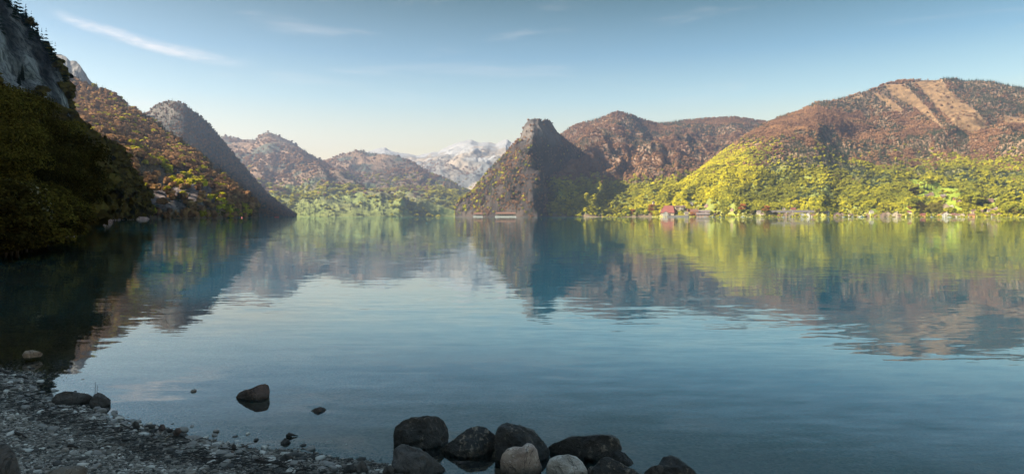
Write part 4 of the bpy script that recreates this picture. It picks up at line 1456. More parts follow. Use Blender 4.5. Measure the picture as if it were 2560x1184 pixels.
# ------------------------------------------------------------------ single trees
T_NEAR = [trunk_mesh(6.5, .17, 500 + i, 8, .40) for i in range(3)]
C_NEAR = [leaf_crown('crown', 34000, 3.9, 4.6, 5.6, 34, .062, M_DLEAF, 510 + i, .4) for i in range(3)]
T_MID = [trunk_mesh(.62, .022, 520 + i, 5, .38) for i in range(3)]
C_MID = [leaf_crown('crown', 9000, .42, .46, .56, 22, .0125, M_DLEAF, 530 + i, .4) for i in range(4)]
T_CON = [mesh('trunk', *tube([(0, 0, -.05), (0, 0, .5), (0, 0, .96)], [.02, .013, .003], 6), M_BARK, True)]
C_CON = [conifer_crown('crown', 1.0, .17, 15, 9, M_NCONIF, 540 + i, .45, .08) for i in range(3)]
C_YEL = [leaf_crown('crown', 700, .46, .42, .52, 12, .045, M_YLEAF, 550 + i, .3) for i in range(2)]
C_GRN = [leaf_crown('crown', 700, .46, .42, .54, 12, .045, M_GLEAF, 560 + i, .3) for i in range(3)]
C_RED = [leaf_crown('crown', 700, .48, .40, .54, 12, .045, M_RLEAF, 570 + i, .3) for i in range(1)]
C_SPR = [conifer_crown('crown', 1.0, .19, 10, 7, M_NCONIF, 580 + i, .45, .03) for i in range(2)]


def tree(name, loc, s_, trunk, crown, label, cat='tree', group=None, rz=None, tilt=None, wide=1.0):
    e = empty(name, loc, random.uniform(0, 6.28) if rz is None else rz, (s_ * wide, s_ * wide, s_))
    if tilt:
        e.rotation_euler = (tilt[0], tilt[1], e.rotation_euler[2])
    tag(e, label, cat, group)
    obj('trunk', trunk, e)
    obj('crown', crown, e)
    return e


def m1_ground(px, dY):
    """on the left mountain below photo column px at depth dY"""
    x, y = (px - CX) / F * dY, dY
    A = M1.P[:M1.nfront]
    k = np.argmin((A[..., 0] - x) ** 2 + (A[..., 1] - y) ** 2)
    return np.array([x, y, A.reshape(-1, 3)[k][2]])


# nearest trees overhanging the water on the left: each with its own words
NEARL = [
    (-40, 34, .72, 'dark leafy tree rising at the very left edge above the pale flowering bush'),
    (40, 39, .66, 'dark leafy tree at the waterline just behind the pale flowering bush'),
    (92, 45, .70, 'broad dark olive tree overhanging the water right of the pale flowering bush'),
    (140, 56, .66, 'leaning dark tree whose branches dip to the water beside the reddish stones'),
    (15, 50, .80, 'dark leafy tree with a high round crown above the pale bush'),
    (78, 62, .80, 'large olive brown tree in the second row on the left bank'),
    (128, 76, .75, 'dark bushy tree above the leaning tree on the left bank'),
    (172, 84, .62, 'low dark tree just left of the pale rock on the waterline'),
    (-20, 74, .78, 'dark tree filling the left edge below the cliff'),
    (50, 92, .78, 'dark olive tree in the third row up the left bank'),
    (110, 104, .85, 'dark tree below the conifers on the left bank'),
    (160, 118, .85, 'rounded olive tree above the pale waterline rock'),
    (10, 112, .7, 'dark tree high on the left bank near the picture edge'),
    (85, 126, .7, 'olive tree high on the left bank below the grey cliff'),
]
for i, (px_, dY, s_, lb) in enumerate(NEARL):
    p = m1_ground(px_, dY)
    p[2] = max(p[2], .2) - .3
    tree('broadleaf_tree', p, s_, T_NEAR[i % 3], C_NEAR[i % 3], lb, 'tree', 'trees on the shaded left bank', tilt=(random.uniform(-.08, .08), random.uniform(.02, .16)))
# shoreline trees towards the headland
zones = ['dark leafy tree in the row along the shaded left waterline', 'dark leafy tree standing up the shaded left bank']
q_ = 176.0
rows = []


def zone_label(p, s_, kind):
    q0 = CX + F * p[0] / p[1]
    zn = ('by the left edge' if q0 < 60 else 'behind the leaning tree' if q0 < 150 else 'above the pale waterline rock' if q0 < 240 else 'in the middle of the wooded headland' if q0 < 310 else 'near the tip of the wooded headland')
    lv = 'low' if p[2] < 8 else 'halfway up the bank' if p[2] < 45 else 'high on the slope'
    return '%s %s %s, %s' % ('tall' if s_ > (10.5 if 'spruce' in kind else 8.5) else 'smaller', kind, zn, lv)


for row, (off, n_) in enumerate(((3, 52), (14, 40), (26, 30))):
    for k in range(n_):
        t = (k + random.uniform(.1, .9)) / n_
        px_ = 178 + t * 176
        j = np.argmin(np.abs(M1.q - px2az(px_)))
        r0 = M1.P[0, j, :2]
        base = r0 + off * np.array([-.75, .66]) + np.array([random.uniform(-2, 2), random.uniform(-2, 2)])
        A = M1.P[:M1.nfront]
        kk = np.argmin((A[..., 0] - base[0]) ** 2 + (A[..., 1] - base[1]) ** 2)
        rows.append((np.array([base[0], base[1], max(.6, A.reshape(-1, 3)[kk][2])]), random.uniform(6.8, 11.0), 0 if row == 0 else 1))
for k in range(46):
    px_ = random.uniform(-60, 190)
    j = np.argmin(np.abs(M1.q - px2az(px_)))
    r0 = M1.P[0, j, :2] * random.uniform(1.0, 1.06)
    s_ = random.uniform(2.4, 4.6)
    tree('shore_shrub', np.array([r0[0], r0[1], -.22 * s_]), s_, random.choice(T_MID), random.choice(C_MID), ('broad' if s_ > 3.5 else 'small') + ' dark bush dipping into the water ' + ('at the left edge' if px_ < 20 else 'beside the pale flowering bush' if px_ < 80 else 'under the leaning tree' if px_ < 150 else 'left of the pale waterline rock'), 'bush', 'bushes along the left waterline', wide=random.uniform(1.1, 1.5))
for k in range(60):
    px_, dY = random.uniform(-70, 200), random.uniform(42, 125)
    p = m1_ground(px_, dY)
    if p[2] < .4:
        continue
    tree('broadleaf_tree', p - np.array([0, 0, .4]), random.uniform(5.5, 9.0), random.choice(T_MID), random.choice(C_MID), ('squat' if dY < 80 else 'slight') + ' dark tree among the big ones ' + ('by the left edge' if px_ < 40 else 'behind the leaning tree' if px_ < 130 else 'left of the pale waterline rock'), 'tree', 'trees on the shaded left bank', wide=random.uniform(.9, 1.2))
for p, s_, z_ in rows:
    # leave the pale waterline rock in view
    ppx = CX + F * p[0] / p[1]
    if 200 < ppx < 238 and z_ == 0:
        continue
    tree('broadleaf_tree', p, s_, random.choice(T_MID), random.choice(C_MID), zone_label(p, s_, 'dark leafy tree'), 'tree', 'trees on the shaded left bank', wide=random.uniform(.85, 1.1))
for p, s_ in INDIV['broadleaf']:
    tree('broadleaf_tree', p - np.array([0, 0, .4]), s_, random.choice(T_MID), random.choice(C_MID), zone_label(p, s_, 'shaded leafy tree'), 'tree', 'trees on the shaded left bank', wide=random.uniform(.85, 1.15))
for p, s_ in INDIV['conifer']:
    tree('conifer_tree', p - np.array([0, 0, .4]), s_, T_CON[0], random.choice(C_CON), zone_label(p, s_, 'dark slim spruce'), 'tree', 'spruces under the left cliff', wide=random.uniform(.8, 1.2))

# pale flowering bush at the left edge
p = m1_ground(42, 31)
e = empty('flowering_bush', (p[0], p[1], .1), 1.0)
tag(e, 'pale flowering bush hanging over the water at the left edge', 'bush')
V, Fc = join([tube([(0, 0, -.3), (.3 * math.cos(a), .3 * math.sin(a), 1.2), (1.1 * math.cos(a), 1.1 * math.sin(a), 2.2)], [.05, .035, .01], 5) for a in (0, 1.3, 2.5, 3.7, 5.0)])
obj('stem', mesh('stem', V, Fc, M_BARK, True), e)
obj('crown', leaf_crown('crown', 3800, 1.75, 1.5, 1.75, 16, .062, M_PALELEAF, 599, .3), e)

# yellow bushes and light trees below the second slope
for i, (px_, py_, hpx, cr, lb, nm) in enumerate([
        (488, 544, 10, C_YEL[0], 'small yellow bush, left end of the bright clump at the water', 'yellow_bush'),
        (500, 544, 17, C_YEL[1], 'yellow bush second from left in the bright clump at the water', 'yellow_bush'),
        (507, 544, 20, C_YEL[0], 'tallest yellow bush of the bright clump under the pink cliff', 'yellow_bush'),
        (517, 544, 16, C_YEL[1], 'yellow bush second from right in the bright clump at the water', 'yellow_bush'),
        (526, 544, 12, C_YEL[0], 'low yellow bush, right end of the bright clump at the water', 'yellow_bush'),
        (543, 544, 20, C_GRN[0], 'pale green shrub between the yellow clump and the round tree', 'shore_shrub'),
        (557, 544, 16, C_GRN[1], 'slim green shrub left of the round yellow green tree', 'shore_shrub'),
        (567, 544, 18, C_YEL[1], 'yellow green shrub next to the round yellow green tree', 'shore_shrub'),
        (590, 543, 25, C_GRN[2], 'round yellow green tree near the tip of the second slope', 'round_tree'),
        (562, 519, 22, C_GRN[0], 'light green tree above the round tree on the second slope', 'slope_tree'),
        (575, 528, 18, C_GRN[1], 'light green tree just up left of the round tree', 'slope_tree')]):
    p = M2.find(px_, min(py_, 540))
    if py_ > 540:
        j = np.argmin(np.abs(M2.q - px_))
        p = np.array([(px_ - CX) / F * (M2.P[0, j, 1] + 4), M2.P[0, j, 1] + 4, .3])
    tree(nm, p, hpx * p[1] / F, T_MID[0], cr, lb, 'bush' if 'bush' in nm or 'shrub' in nm else 'tree', wide=1.15 if hpx < 21 else .95)

# village and shore trees on the right
VT = [
    (1566, 541, 20, 'g', 'yellowish tree at the left end of the village grove'), (1580, 541, 18, 'r', 'russet tree second in the village grove'), (1592, 540, 24, 'd', 'dark spruce in the village grove'),
    (1602, 541, 22, 'g', 'leafy tree in the middle of the village grove'), (1614, 541, 13, 'y', 'small bright yellow oval tree by the water'), (1618, 538, 26, 'd', 'dark spruce behind the small yellow tree'),
    (1630, 533, 24, 'r', 'reddish tree below the white chapel'), (1642, 533, 22, 'd', 'dark tree left of the monastery front'), (1641, 542, 15, 'y', 'yellow bush at the water left of the monastery'),
    (1628, 542, 9, 'r', 'low reddish bush at the water left of the village'), (1669, 540, 17, 'y', 'slim golden tree in front of the monastery wall'), (1690, 541, 8, 'd', 'dark bushes on the harbour wall, left'),
    (1704, 541, 8, 'd', 'dark bushes on the harbour wall, right'), (1731, 542, 13, 'r', 'round rusty tree between the orange houses and the water'), (1778, 540, 15, 'g', 'yellowish tree at the right end of the village'),
    (1797, 542, 14, 'd', 'dark round tree right of the village'), (1838, 541, 11, 'd', 'dark bush left of the sailing boat'), (1856, 530, 22, 'r', 'broad rusty crown behind the sailing boat'),
    (1815, 541, 10, 'g', 'green shore bush left of the sailing boat'), (1880, 541, 14, 'd', 'dark tree right of the sailing boat'), (1918, 541, 16, 'd', 'wide dark tree behind the white shore houses'),
    (1938, 541, 13, 'd', 'dark bush left of the first orange hut'), (1916, 533, 20, 'r', 'brownish broad tree above the shore houses'), (1937, 531, 12, 'y', 'small light tree above the lakeside road'),
    (2046, 541, 16, 'd', 'dark round shore tree in the middle right'), (2012, 532, 22, 'd', 'dark spruce beside the villas, left'), (2022, 532, 24, 'd', 'dark spruce beside the villas, middle'),
    (2034, 532, 21, 'd', 'dark spruce beside the villas, right'), (2058, 533, 18, 'g', 'light green tree left of the pale gable'), (2080, 535, 22, 'g', 'light green tree right of the pale gable'),
    (2208, 530, 24, 'd', 'spruce of the grove above the boathouse, left'), (2219, 530, 27, 'd', 'spruce of the grove above the boathouse, tallest'), (2230, 530, 24, 'd', 'spruce of the grove above the boathouse, middle'),
    (2241, 530, 22, 'd', 'spruce of the grove above the boathouse, right'), (2200, 529, 18, 'y', 'yellow green tree left of the spruce grove'), (2275, 525, 11, 'r', 'dark red round tree above the white house'),
    (2312, 534, 30, 'd', 'dark tree by the shore, left of the tall trio'), (2328, 536, 34, 'd', 'tallest dark shore tree, middle of the trio'), (2341, 538, 36, 'd', 'dark shore tree, right of the tall trio'),
    (2300, 528, 24, 'd', 'dark tree up left of the tall shore trio'), (2288, 517, 24, 'g', 'green tree on the meadow edge left of the trio'), (2308, 474, 20, 'd', 'spruce in the meadow group, left'),
    (2318, 474, 22, 'd', 'spruce in the meadow group, right'), (2328, 474, 14, 'd', 'single pointed spruce right of the meadow group'), (2286, 492, 26, 'd', 'big dark tree at the left rim of the meadow'),
    (2352, 515, 15, 'd', 'dark tree below the meadow farmhouses'), (2368, 502, 12, 'd', 'dark bush right of the meadow farmhouses'), (2378, 502, 11, 'd', 'pointed spruce near the hamlet'),
    (2425, 520, 36, 'g', 'big light green tree of the round tree group, left'), (2442, 520, 40, 'g', 'biggest light green tree of the round tree group'), (2456, 520, 28, 'd', 'dark tree on the right side of the round tree group'),
    (2524, 541, 30, 'g', 'light green shore tree near the right edge'), (2540, 541, 22, 'd', 'dark shore bush near the right edge'), (2552, 541, 26, 'g', 'light green tree at the right edge'),
    (2510, 541, 18, 'y', 'yellow bush right of the last shore house'), (2392, 482, 6, 'd', 'small dark bush alone on the upper meadow'), (2311, 496, 9, 'd', 'small spruce left of the dark farmhouses'),
    (2267, 541, 12, 'y', 'yellow shore bush right of the long pale house'), (2320, 542, 12, 'y', 'yellow bush at the water below the tall trio'),
]
for (px_, py_, hpx, k, lb) in VT:
    p = spot(px_, py_ if py_ < 534 else max(534, py_ - 1))
    s_ = hpx * p[1] / F
    p[2] = max(p[2], .4) - .3
    cr = {'g': C_GRN, 'y': C_YEL, 'r': C_RED, 'd': C_SPR if ('spruce' in lb or 'pointed' in lb) else None}[k]
    nm = {'g': 'shore_tree', 'y': 'shore_tree', 'r': 'shore_tree', 'd': 'spruce' if 'spruce' in lb else 'dark_tree'}[k]
    if cr is None:
        cr = C_MID
    tree(nm, p, s_, T_MID[0] if nm != 'spruce' else T_CON[0], random.choice(cr), lb, 'bush' if 'bush' in lb else 'tree', 'trees by the far shore', wide=1.05)

# ------------------------------------------------------------------ houses
for p, w_, kw in BUILD:
    big_ = w_ > 11
    rz = face(p) + kw['rz']
    boathouse = 'boathouse' in kw['label'] or 'hut' in kw['label']
    house((p[0], p[1], max(p[2] - .3, .3)), w_, w_ * random.uniform(.75, 1.0), w_ * random.uniform(.42, .55) if w_ < 24 else w_ * .22, w_ * random.uniform(.30, .40) if w_ < 24 else w_ * .14, rz,
          kw['wall'], kw['roof'], kw['label'], 'houses along the far shore', windows=(4 if w_ > 24 else 3 if big_ else 0), storeys=2, chimney=not boathouse,
          name='boathouse' if boathouse else 'house', cat='boathouse' if boathouse else 'house', gable_front=boathouse or random.random() < .35)

# the monastery: tall red roof, white tower and front
sc = MON[1] / F
e = house((MON[0], MON[1], MON[2] - 2), 34 * sc, 20 * sc, 12 * sc, 15 * sc, face(MON) - .35, 'cream', 'red', 'large lakeside monastery with tall steep red roof and pale walls', None, windows=6, storeys=3, chimney=False, name='monastery', cat='monastery', hip=.16)
T = ground9(1654, 22)
e = empty('church_tower', (T[0], T[1], 1.5), face(T))
tag(e, 'slim white tower with small roof at the left corner of the monastery', 'tower')
V, Fc = boxv(-3.2, 3.2, -3.2, 3.2, -3, 20)
obj('wall', mesh('wall', V, Fc, M_WALL['white']), e)
V = [(-3.7, -3.7, 20), (3.7, -3.7, 20), (3.7, 3.7, 20), (-3.7, 3.7, 20), (0, 0, 26)]
obj('roof', mesh('roof', V, [(0, 1, 4), (1, 2, 4), (2, 3, 4), (3, 0, 4), (0, 3, 2, 1)], M_ROOF['red']), e)
V, Fc = boxv(-.6, .6, -.1, .1, -1.3, 1.3)
wme = mesh('window', V, Fc, M_GLASS)
for z_ in (5, 10.5, 16.5):
    obj('window', wme, e, (0, -3.2, z_))
W0 = ground9(1664, 8)
house((W0[0], W0[1], 1.2), 13 * sc, 8 * sc, 9 * sc, 4 * sc, face(W0) + .1, 'white', 'red', 'white front house at the water under the red monastery roof', None, windows=3, storeys=2, chimney=False, gable_front=True)
# chapel on the wooded knoll
e = empty('chapel', CHAPEL, .2)
tag(e, 'small white chapel tower with dark cap on the wooded knoll left of the village', 'chapel')
V, Fc = boxv(-3.6, 3.6, -3.6, 3.6, -16, 7)
obj('wall', mesh('wall', V, Fc, M_WALL['white']), e)
V = [(-4, -4, 7), (4, -4, 7), (4, 4, 7), (-4, 4, 7), (-2, -2, 10), (2, -2, 10), (2, 2, 10), (-2, 2, 10), (0, 0, 16)]
obj('roof', mesh('roof', V, [(0, 1, 5, 4), (1, 2, 6, 5), (2, 3, 7, 6), (3, 0, 4, 7), (4, 5, 8), (5, 6, 8), (6, 7, 8), (7, 4, 8), (0, 3, 2, 1)], M_ROOF['dark']), e)
# harbour wall
A_, B_ = shore_at(1668, -3), shore_at(1722, -3)
mid = (A_ + B_) / 2
L_ = np.linalg.norm(B_ - A_)
V, Fc = boxv(-L_ / 2, L_ / 2, -3, 3, -3, 5.2)
e = obj('harbour_wall', mesh('harbour_wall', V, Fc, M_STONE), None, (mid[0], mid[1], 0), (0, 0, math.atan2(B_[1] - A_[1], B_[0] - A_[0])))
tag(e, 'dark stone harbour wall at the water below the monastery', 'wall')
# lakeside road wall behind the shore houses
A_, B_ = ground9(1890, 62), ground9(2055, 62)
mid = (A_ + B_) / 2
L_ = math.hypot(B_[0] - A_[0], B_[1] - A_[1])
V, Fc = boxv(-L_ / 2, L_ / 2, -.6, .6, -6, 1.2)
e = obj('retaining_wall', mesh('retaining_wall', V, Fc, M_STONE), None, (mid[0], mid[1], mid[2]), (0, 0, math.atan2(B_[1] - A_[1], B_[0] - A_[0])))
tag(e, 'long low retaining wall of the lakeside road above the shore houses', 'wall')


# two roadside galleries under the rock peak
def gallery(px0, px1, py0, label):
    d = 2290 if px0 > 1220 else 2400
    a_, b_ = at(px0, 541, d), at(px1, 541, d)
    L = b_[0] - a_[0]
    hh = (541 - py0) * d / F
    e = empty('road_gallery', ((a_[0] + b_[0]) / 2, d, 1.5), 0)
    tag(e, label, 'gallery', 'galleries under the rock peak')
    V = [(-L / 2, -5, hh - 4.8), (L / 2, -5, hh - 4.8), (L / 2, 7, hh), (-L / 2, 7, hh), (-L / 2, -5, hh - 3.8), (L / 2, -5, hh - 3.8), (L / 2, 7, hh + 1.2), (-L / 2, 7, hh + 1.2)]
    obj('roof', mesh('roof', V, [(0, 3, 2, 1), (4, 5, 6, 7), (0, 1, 5, 4), (1, 2, 6, 5), (2, 3, 7, 6), (3, 0, 4, 7)], M_ROOF['orange']), e)
    V, Fc = boxv(-L / 2, L / 2, 6.2, 7.2, -4, hh)
    obj('back_wall', mesh('back_wall', V, Fc, M_STONE), e)
    V, Fc = boxv(-L / 2 - 2, L / 2 + 2, -6.5, -5.2, -4, 1.8)
    obj('parapet', mesh('parapet', V, Fc, M_WALL['grey']), e)
    V, Fc = boxv(-.5, .5, -.5, .5, 0, hh - 5.0)
    pm = mesh('post', V, Fc, M_WALL['cream'])
    n = max(6, int(L / 5.5))
    for k in range(n):
        obj('post', pm, e, (-L / 2 + L * (k + .5) / n, -4.3, 0))


gallery(1184, 1206, 532, 'shorter red roofed road gallery at the left foot of the rock peak')
gallery(1239, 1289, 531, 'longer red roofed road gallery at the foot of the rock peak')

# ------------------------------------------------------------------ boats
M_HULLW = simple_mat('white_hull', (0.24, 0.225, 0.20), 0.4, 0.04)
M_HULLR = simple_mat('red_hull', (0.45, 0.05, 0.04), 0.45, 0.08)
M_MAST = simple_mat('mast_metal', (0.7, 0.68, 0.64), 0.4, 0.05)


def hull_mesh(L, B, D, mat):
    n = 12
    V, Fc = [], []
    for i in range(n + 1):
        t = i / n
        hw = B / 2 * math.sin(math.pi * min(1, .25 + .75 * (1 - t)) ** .9) * (1 if t < .97 else .3) if t > .0 else B / 2 * .7
        x = -L / 2 + L * t
        sh = D * (1 + .25 * t * t)
        V += [(x, -hw, sh), (x, -hw * .75, 0), (x, 0, -D * .35), (x, hw * .75, 0), (x, hw, sh)]
    for i in range(n):
        for j in range(4):
            a_ = i * 5 + j
            Fc.append((a_, a_ + 5, a_ + 6, a_ + 1))
        Fc.append((i * 5, i * 5 + 4, i * 5 + 9, i * 5 + 5))
    Fc.append((0, 1, 2, 3, 4))
    return mesh('hull', V, Fc, mat, False)


def boat(px, d, L, label, mast=False, mat=None, cabin=True, rz=.2, group=None, name='boat'):
    e = empty(name, ((px - CX) / F * d, d, .1), rz)
    tag(e, label, 'boat', group)
    obj('hull', hull_mesh(L, L * .3, L * .13, mat or M_HULLW), e)
    if cabin:
        V, Fc = boxv(-L * .2, L * .15, -L * .09, L * .09, L * .12, L * .25)
        c_ = obj('cabin', mesh('cabin', V, Fc, M_HULLW), e)
        V, Fc = boxv(-L * .15, L * .1, -L * .093, L * .093, L * .17, L * .22)
        obj('window', mesh('window', V, Fc, M_GLASS), c_)
    if mast:
        V, Fc = join([tube([(L * .1, 0, L * .1), (L * .1, 0, L * 1.25)], [L * .012, L * .008], 6), tube([(L * .1, 0, L * .3), (-L * .4, 0, L * .28)], [L * .01, L * .008], 6)])
        obj('mast', mesh('mast', V, Fc, M_MAST), e)
    return e


sd = lambda px: shore_at(px)[1]
boat(1857, sd(1857) - 14, 11, 'white sailing boat with bare mast moored in front of the rusty tree', True, name='sailing_boat')
for px_, L, lb in ((1763, 9, 'white boat moored left of two below the village'), (1783, 8, 'white boat moored below the yellowish tree right of the village'), (1801, 7, 'small white boat moored below the dark round tree'),
                   (2110, 9, 'white boat left of the big white one near the dark boathouses'), (2155, 15, 'largest white boat lying before the dark boathouse'), (2148, 8, 'small white boat beside the largest white boat'),
                   (2330, 8, 'white boat under the tall dark shore trio'), (2374, 9, 'white boat below the largest red roof'), (1960, 8, 'white boat below the broad orange roof')):
    boat(px_, sd(px_) - 9, L, lb, group='white boats along the far shore', rz=random.uniform(-.4, .4))
boat(692, 1350, 9, 'red rowing boat on the water left of the far green shore', False, M_HULLR, False, 0.1, name='rowing_boat')
e = empty('buoy', ((605 - CX) / F * 760, 760, 0))
tag(e, 'small red buoy on the water below the tip of the second slope', 'buoy')
bm = bmesh.new()
bmesh.ops.create_uvsphere(bm, u_segments=12, v_segments=8, radius=.75)
bme = bpy.data.meshes.new('float')
bm.to_mesh(bme)
bm.free()
bme.materials.append(M_HULLR)
obj('float', bme, e, (0, 0, .3))
V, Fc = tube([(0, 0, .8), (0, 0, 1.7)], [.09, .07], 6)
obj('pole', mesh('pole', V, Fc, M_MAST), e)

# ------------------------------------------------------------------ boulders and stones


def rock_mat(name, base, dark, patch, thr, rough=.8, wet=.35, sc=9.0):
    m, g = new_mat(name)
    t = g.n('ShaderNodeTexCoord')
    ob = t.outputs['Object']
    n1 = g.noise(ob, sc, 8.0, .65)
    n2 = g.noise(ob, sc * 3.3, 6.0, .6, dist=.4)
    n3 = g.noise(ob, sc * .55, 5.0, .6)
    n4 = g.noise(ob, sc * 11, 4.0, .6)
    c_ = g.mix(g.step(n1, .35, .65), dark, base)
    c_ = g.mix(g.step(g.m('ADD', n2, g.m('MULTIPLY', n3, .6)), thr, thr + .16), c_, patch)
    c_ = g.mix(g.m('MULTIPLY', n4, .55), c_, [x * .55 for x in base])
    pz = g.n('ShaderNodeSeparateXYZ', {0: g.n('ShaderNodeNewGeometry').outputs['Position']}).outputs[2]
    wl = g.m('SUBTRACT', 1.0, g.step(g.m('ADD', pz, g.m('MULTIPLY', n1, -.12)), -.06, .03))
    c_ = g.mix(g.m('MULTIPLY', wl, wet * 2), c_, (.018, .014, .010))
    cr = g.m('ABSOLUTE', g.m('SUBTRACT', g.noise(ob, sc * .8, 3.0, .5, dist=1.2), .5))
    c_ = g.mix(g.m('MULTIPLY', g.m('SUBTRACT', 1.0, g.step(cr, .0, .022)), .75), c_, (.008, .007, .007))
    b_ = g.n('ShaderNodeBsdfPrincipled', {'Base Color': c_, 'Roughness': rough * .78, 'Specular IOR Level': .5})
    bp_ = g.n('ShaderNodeBump', {'Height': g.m('ADD', n1, g.m('ADD', g.m('MULTIPLY', n2, .5), g.m('MULTIPLY', n4, .2))), 'Strength': 1.0, 'Distance': .035})
    g.t.links.new(bp_.outputs[0], b_.inputs['Normal'])
    out(g, b_.outputs[0])
    return m


MR_DARK = rock_mat('dark_algae_rock', (.034, .029, .025), (.009, .009, .009), (.20, .165, .13), .86)
MR_PATCH = rock_mat('patchy_dark_rock', (.030, .027, .024), (.008, .008, .008), (.30, .24, .18), .80)
MR_GREY = rock_mat('grey_brown_rock', (.105, .088, .078), (.028, .025, .023), (.15, .13, .12), .92)
MR_PALE = rock_mat('pale_pink_rock', (.52, .42, .36), (.24, .17, .14), (.68, .62, .58), .84, wet=.42)
MR_PALE2 = rock_mat('pale_grey_rock', (.52, .48, .44), (.23, .20, .17), (.68, .65, .62), .84, wet=.42)
MR_RUST = rock_mat('rusty_brown_rock', (.15, .085, .065), (.030, .020, .017), (.21, .14, .08), .92)
MR_FACE = rock_mat('pale_pink_cliff', (.62, .44, .42), (.34, .22, .22), (.80, .70, .68), .80, wet=.1, sc=.25)
MR_TAN = rock_mat('tan_grey_rock', (.22, .185, .155), (.12, .10, .085), (.32, .28, .24), .86)
MR_SUB = rock_mat('pale_sunken_stone', (.38, .27, .20), (.22, .15, .11), (.45, .35, .28), .85, wet=0)


def ico(sub):
    bm = bmesh.new()
    bmesh.ops.create_icosphere(bm, subdivisions=sub, radius=1)
    V = np.array([v_.co[:] for v_ in bm.verts])
    Fc = np.array([[v_.index for v_ in f_.verts] for f_ in bm.faces])
    bm.free()
    return V, Fc


ICO5, ICO4, ICO2, ICO1 = ico(5), ico(4), ico(2), ico(1)


def boulder(name, outline, d, depth, mat, label, seed, rough=.15, facets=12, cat='boulder', group=None, lean=True, sub=None):
    """a solid rock whose outline towards the lake's shore follows the photo; d is its distance, depth its half thickness (m)"""
    V, Fc = sub or ICO5
    O = np.array(outline, float)
    c_ = O.mean(0)
    k = d / F
    dirn = np.array([(c_[0] - CX) / F, 1.0, (HY - c_[1]) / F])
    fwd = dirn / np.linalg.norm(dirn)
    right = np.cross(fwd, [0, 0, 1.0])
    right /= np.linalg.norm(right)
    up = np.cross(right, fwd)
    pts = (O - c_) * np.array([k, -k])
    ang = np.arctan2(pts[:, 1], pts[:, 0])
    # radius of the outline polygon in every direction
    th = np.linspace(-math.pi, math.pi, 721)
    rad = np.zeros_like(th)
    n = len(pts)
    for i in range(n):
        a_, b_ = pts[i], pts[(i + 1) % n]
        e_ = b_ - a_
        ct, st = np.cos(th), np.sin(th)
        den = ct * e_[1] - st * e_[0]
        den = np.where(np.abs(den) < 1e-12, 1e-12, den)
        t = (a_[0] * e_[1] - a_[1] * e_[0]) / den
        u_ = (a_[0] * st - a_[1] * ct) / den
        ok = (t > 0) & (u_ >= -1e-6) & (u_ <= 1 + 1e-6)
        rad = np.maximum(rad, np.where(ok, t, 0))
    rad = np.convolve(np.pad(rad, 6, mode='wrap'), np.hanning(15)[1:-1] / np.hanning(15)[1:-1].sum(), mode='valid')
    theta = np.arctan2(V[:, 2], V[:, 0])
    rho = np.hypot(V[:, 0], V[:, 2])
    r_ = np.interp(theta, th, rad)
    sq = np.sign(V[:, 1]) * np.abs(V[:, 1]) ** .8
    L = np.stack([r_ * rho ** .82 * np.cos(theta), depth * sq, r_ * rho ** .82 * np.sin(theta)], 1)
    rr = np.random.default_rng(seed)
    R0 = float(np.mean(rad))
    for _ in range(facets):                         # flatten a few facets towards the viewer's and far sides
        nn = rr.normal(0, 1, 3)
        nn[1] = -abs(nn[1]) - 1.3
        nn /= np.linalg.norm(nn)
        dd = L @ nn
        lim = np.quantile(dd, .86)
        L[:, 1] -= np.clip(dd - lim, 0, None) * .8 / nn[1]
    s_ = 1 / R0
    nzv = fbm(L[:, 0] * s_ * 1.5 + seed, L[:, 1] * s_ * 1.5, L[:, 2] * s_ * 1.5, 6, .55, seed)
    rg = ridged(L[:, 0] * s_ * 2.2 + seed, L[:, 1] * s_ * 2.2, L[:, 2] * s_ * 2.2, 3, seed + 3)
    nrm_ = L / (np.linalg.norm(L, axis=1, keepdims=True) + 1e-9)
    inpl = 1 - .55 * (rho > .93)
    L = L + nrm_ * ((nzv * rough + (rg - .3) * rough * .6) * R0 * inpl)[:, None]
    ctr = np.array([0, 0, H]) + dirn * d
    Wd = ctr + L[:, :1] * right + L[:, 1:2] * fwd + L[:, 2:] * up
    base = np.array([ctr[0], ctr[1], 0.0])
    me = mesh(name, Wd - base, Fc, mat, True)
    o = obj(name, me, None, base)
    return tag(o, label, cat, group)


GB = 'dark boulders at the water in the foreground'
boulder('boulder', [(985, 1085), (990, 1065), (1005, 1051), (1030, 1044), (1060, 1041), (1090, 1045), (1108, 1055), (1118, 1070), (1125, 1092), (1120, 1115), (1100, 1135), (1060, 1142), (1010, 1142), (988, 1130), (984, 1105)], 5.0, .19, MR_DARK,
        'large round black boulder, back left of the foreground group', 1, group=GB)
boulder('boulder', [(984, 1130), (990, 1114), (1010, 1112), (1040, 1118), (1065, 1132), (1090, 1150), (1112, 1172), (1128, 1205), (1120, 1240), (1050, 1250), (990, 1245), (976, 1210), (981, 1165)], 4.45, .17, MR_GREY,
        'grey brown boulder at the lower left of the foreground group, cut by the picture edge', 2, group=GB)
boulder('boulder', [(1090, 1125), (1120, 1105), (1150, 1085), (1175, 1070), (1192, 1065), (1215, 1072), (1238, 1090), (1243, 1100), (1236, 1125), (1226, 1152), (1190, 1160), (1130, 1150), (1095, 1140)], 4.82, .16, MR_PATCH,
        'black wedge shaped boulder with tan patches between the round one and the tall one', 3, group=GB)
boulder('boulder', [(1237, 1100), (1243, 1075), (1256, 1062), (1268, 1058), (1280, 1064), (1310, 1068), (1335, 1077), (1350, 1092), (1368, 1110), (1376, 1122), (1372, 1160), (1360, 1200), (1300, 1210), (1240, 1200), (1234, 1165), (1240, 1130)], 4.72, .20, MR_DARK,
        'tall black boulder in the middle, behind the pale pinkish stone', 4, group=GB)
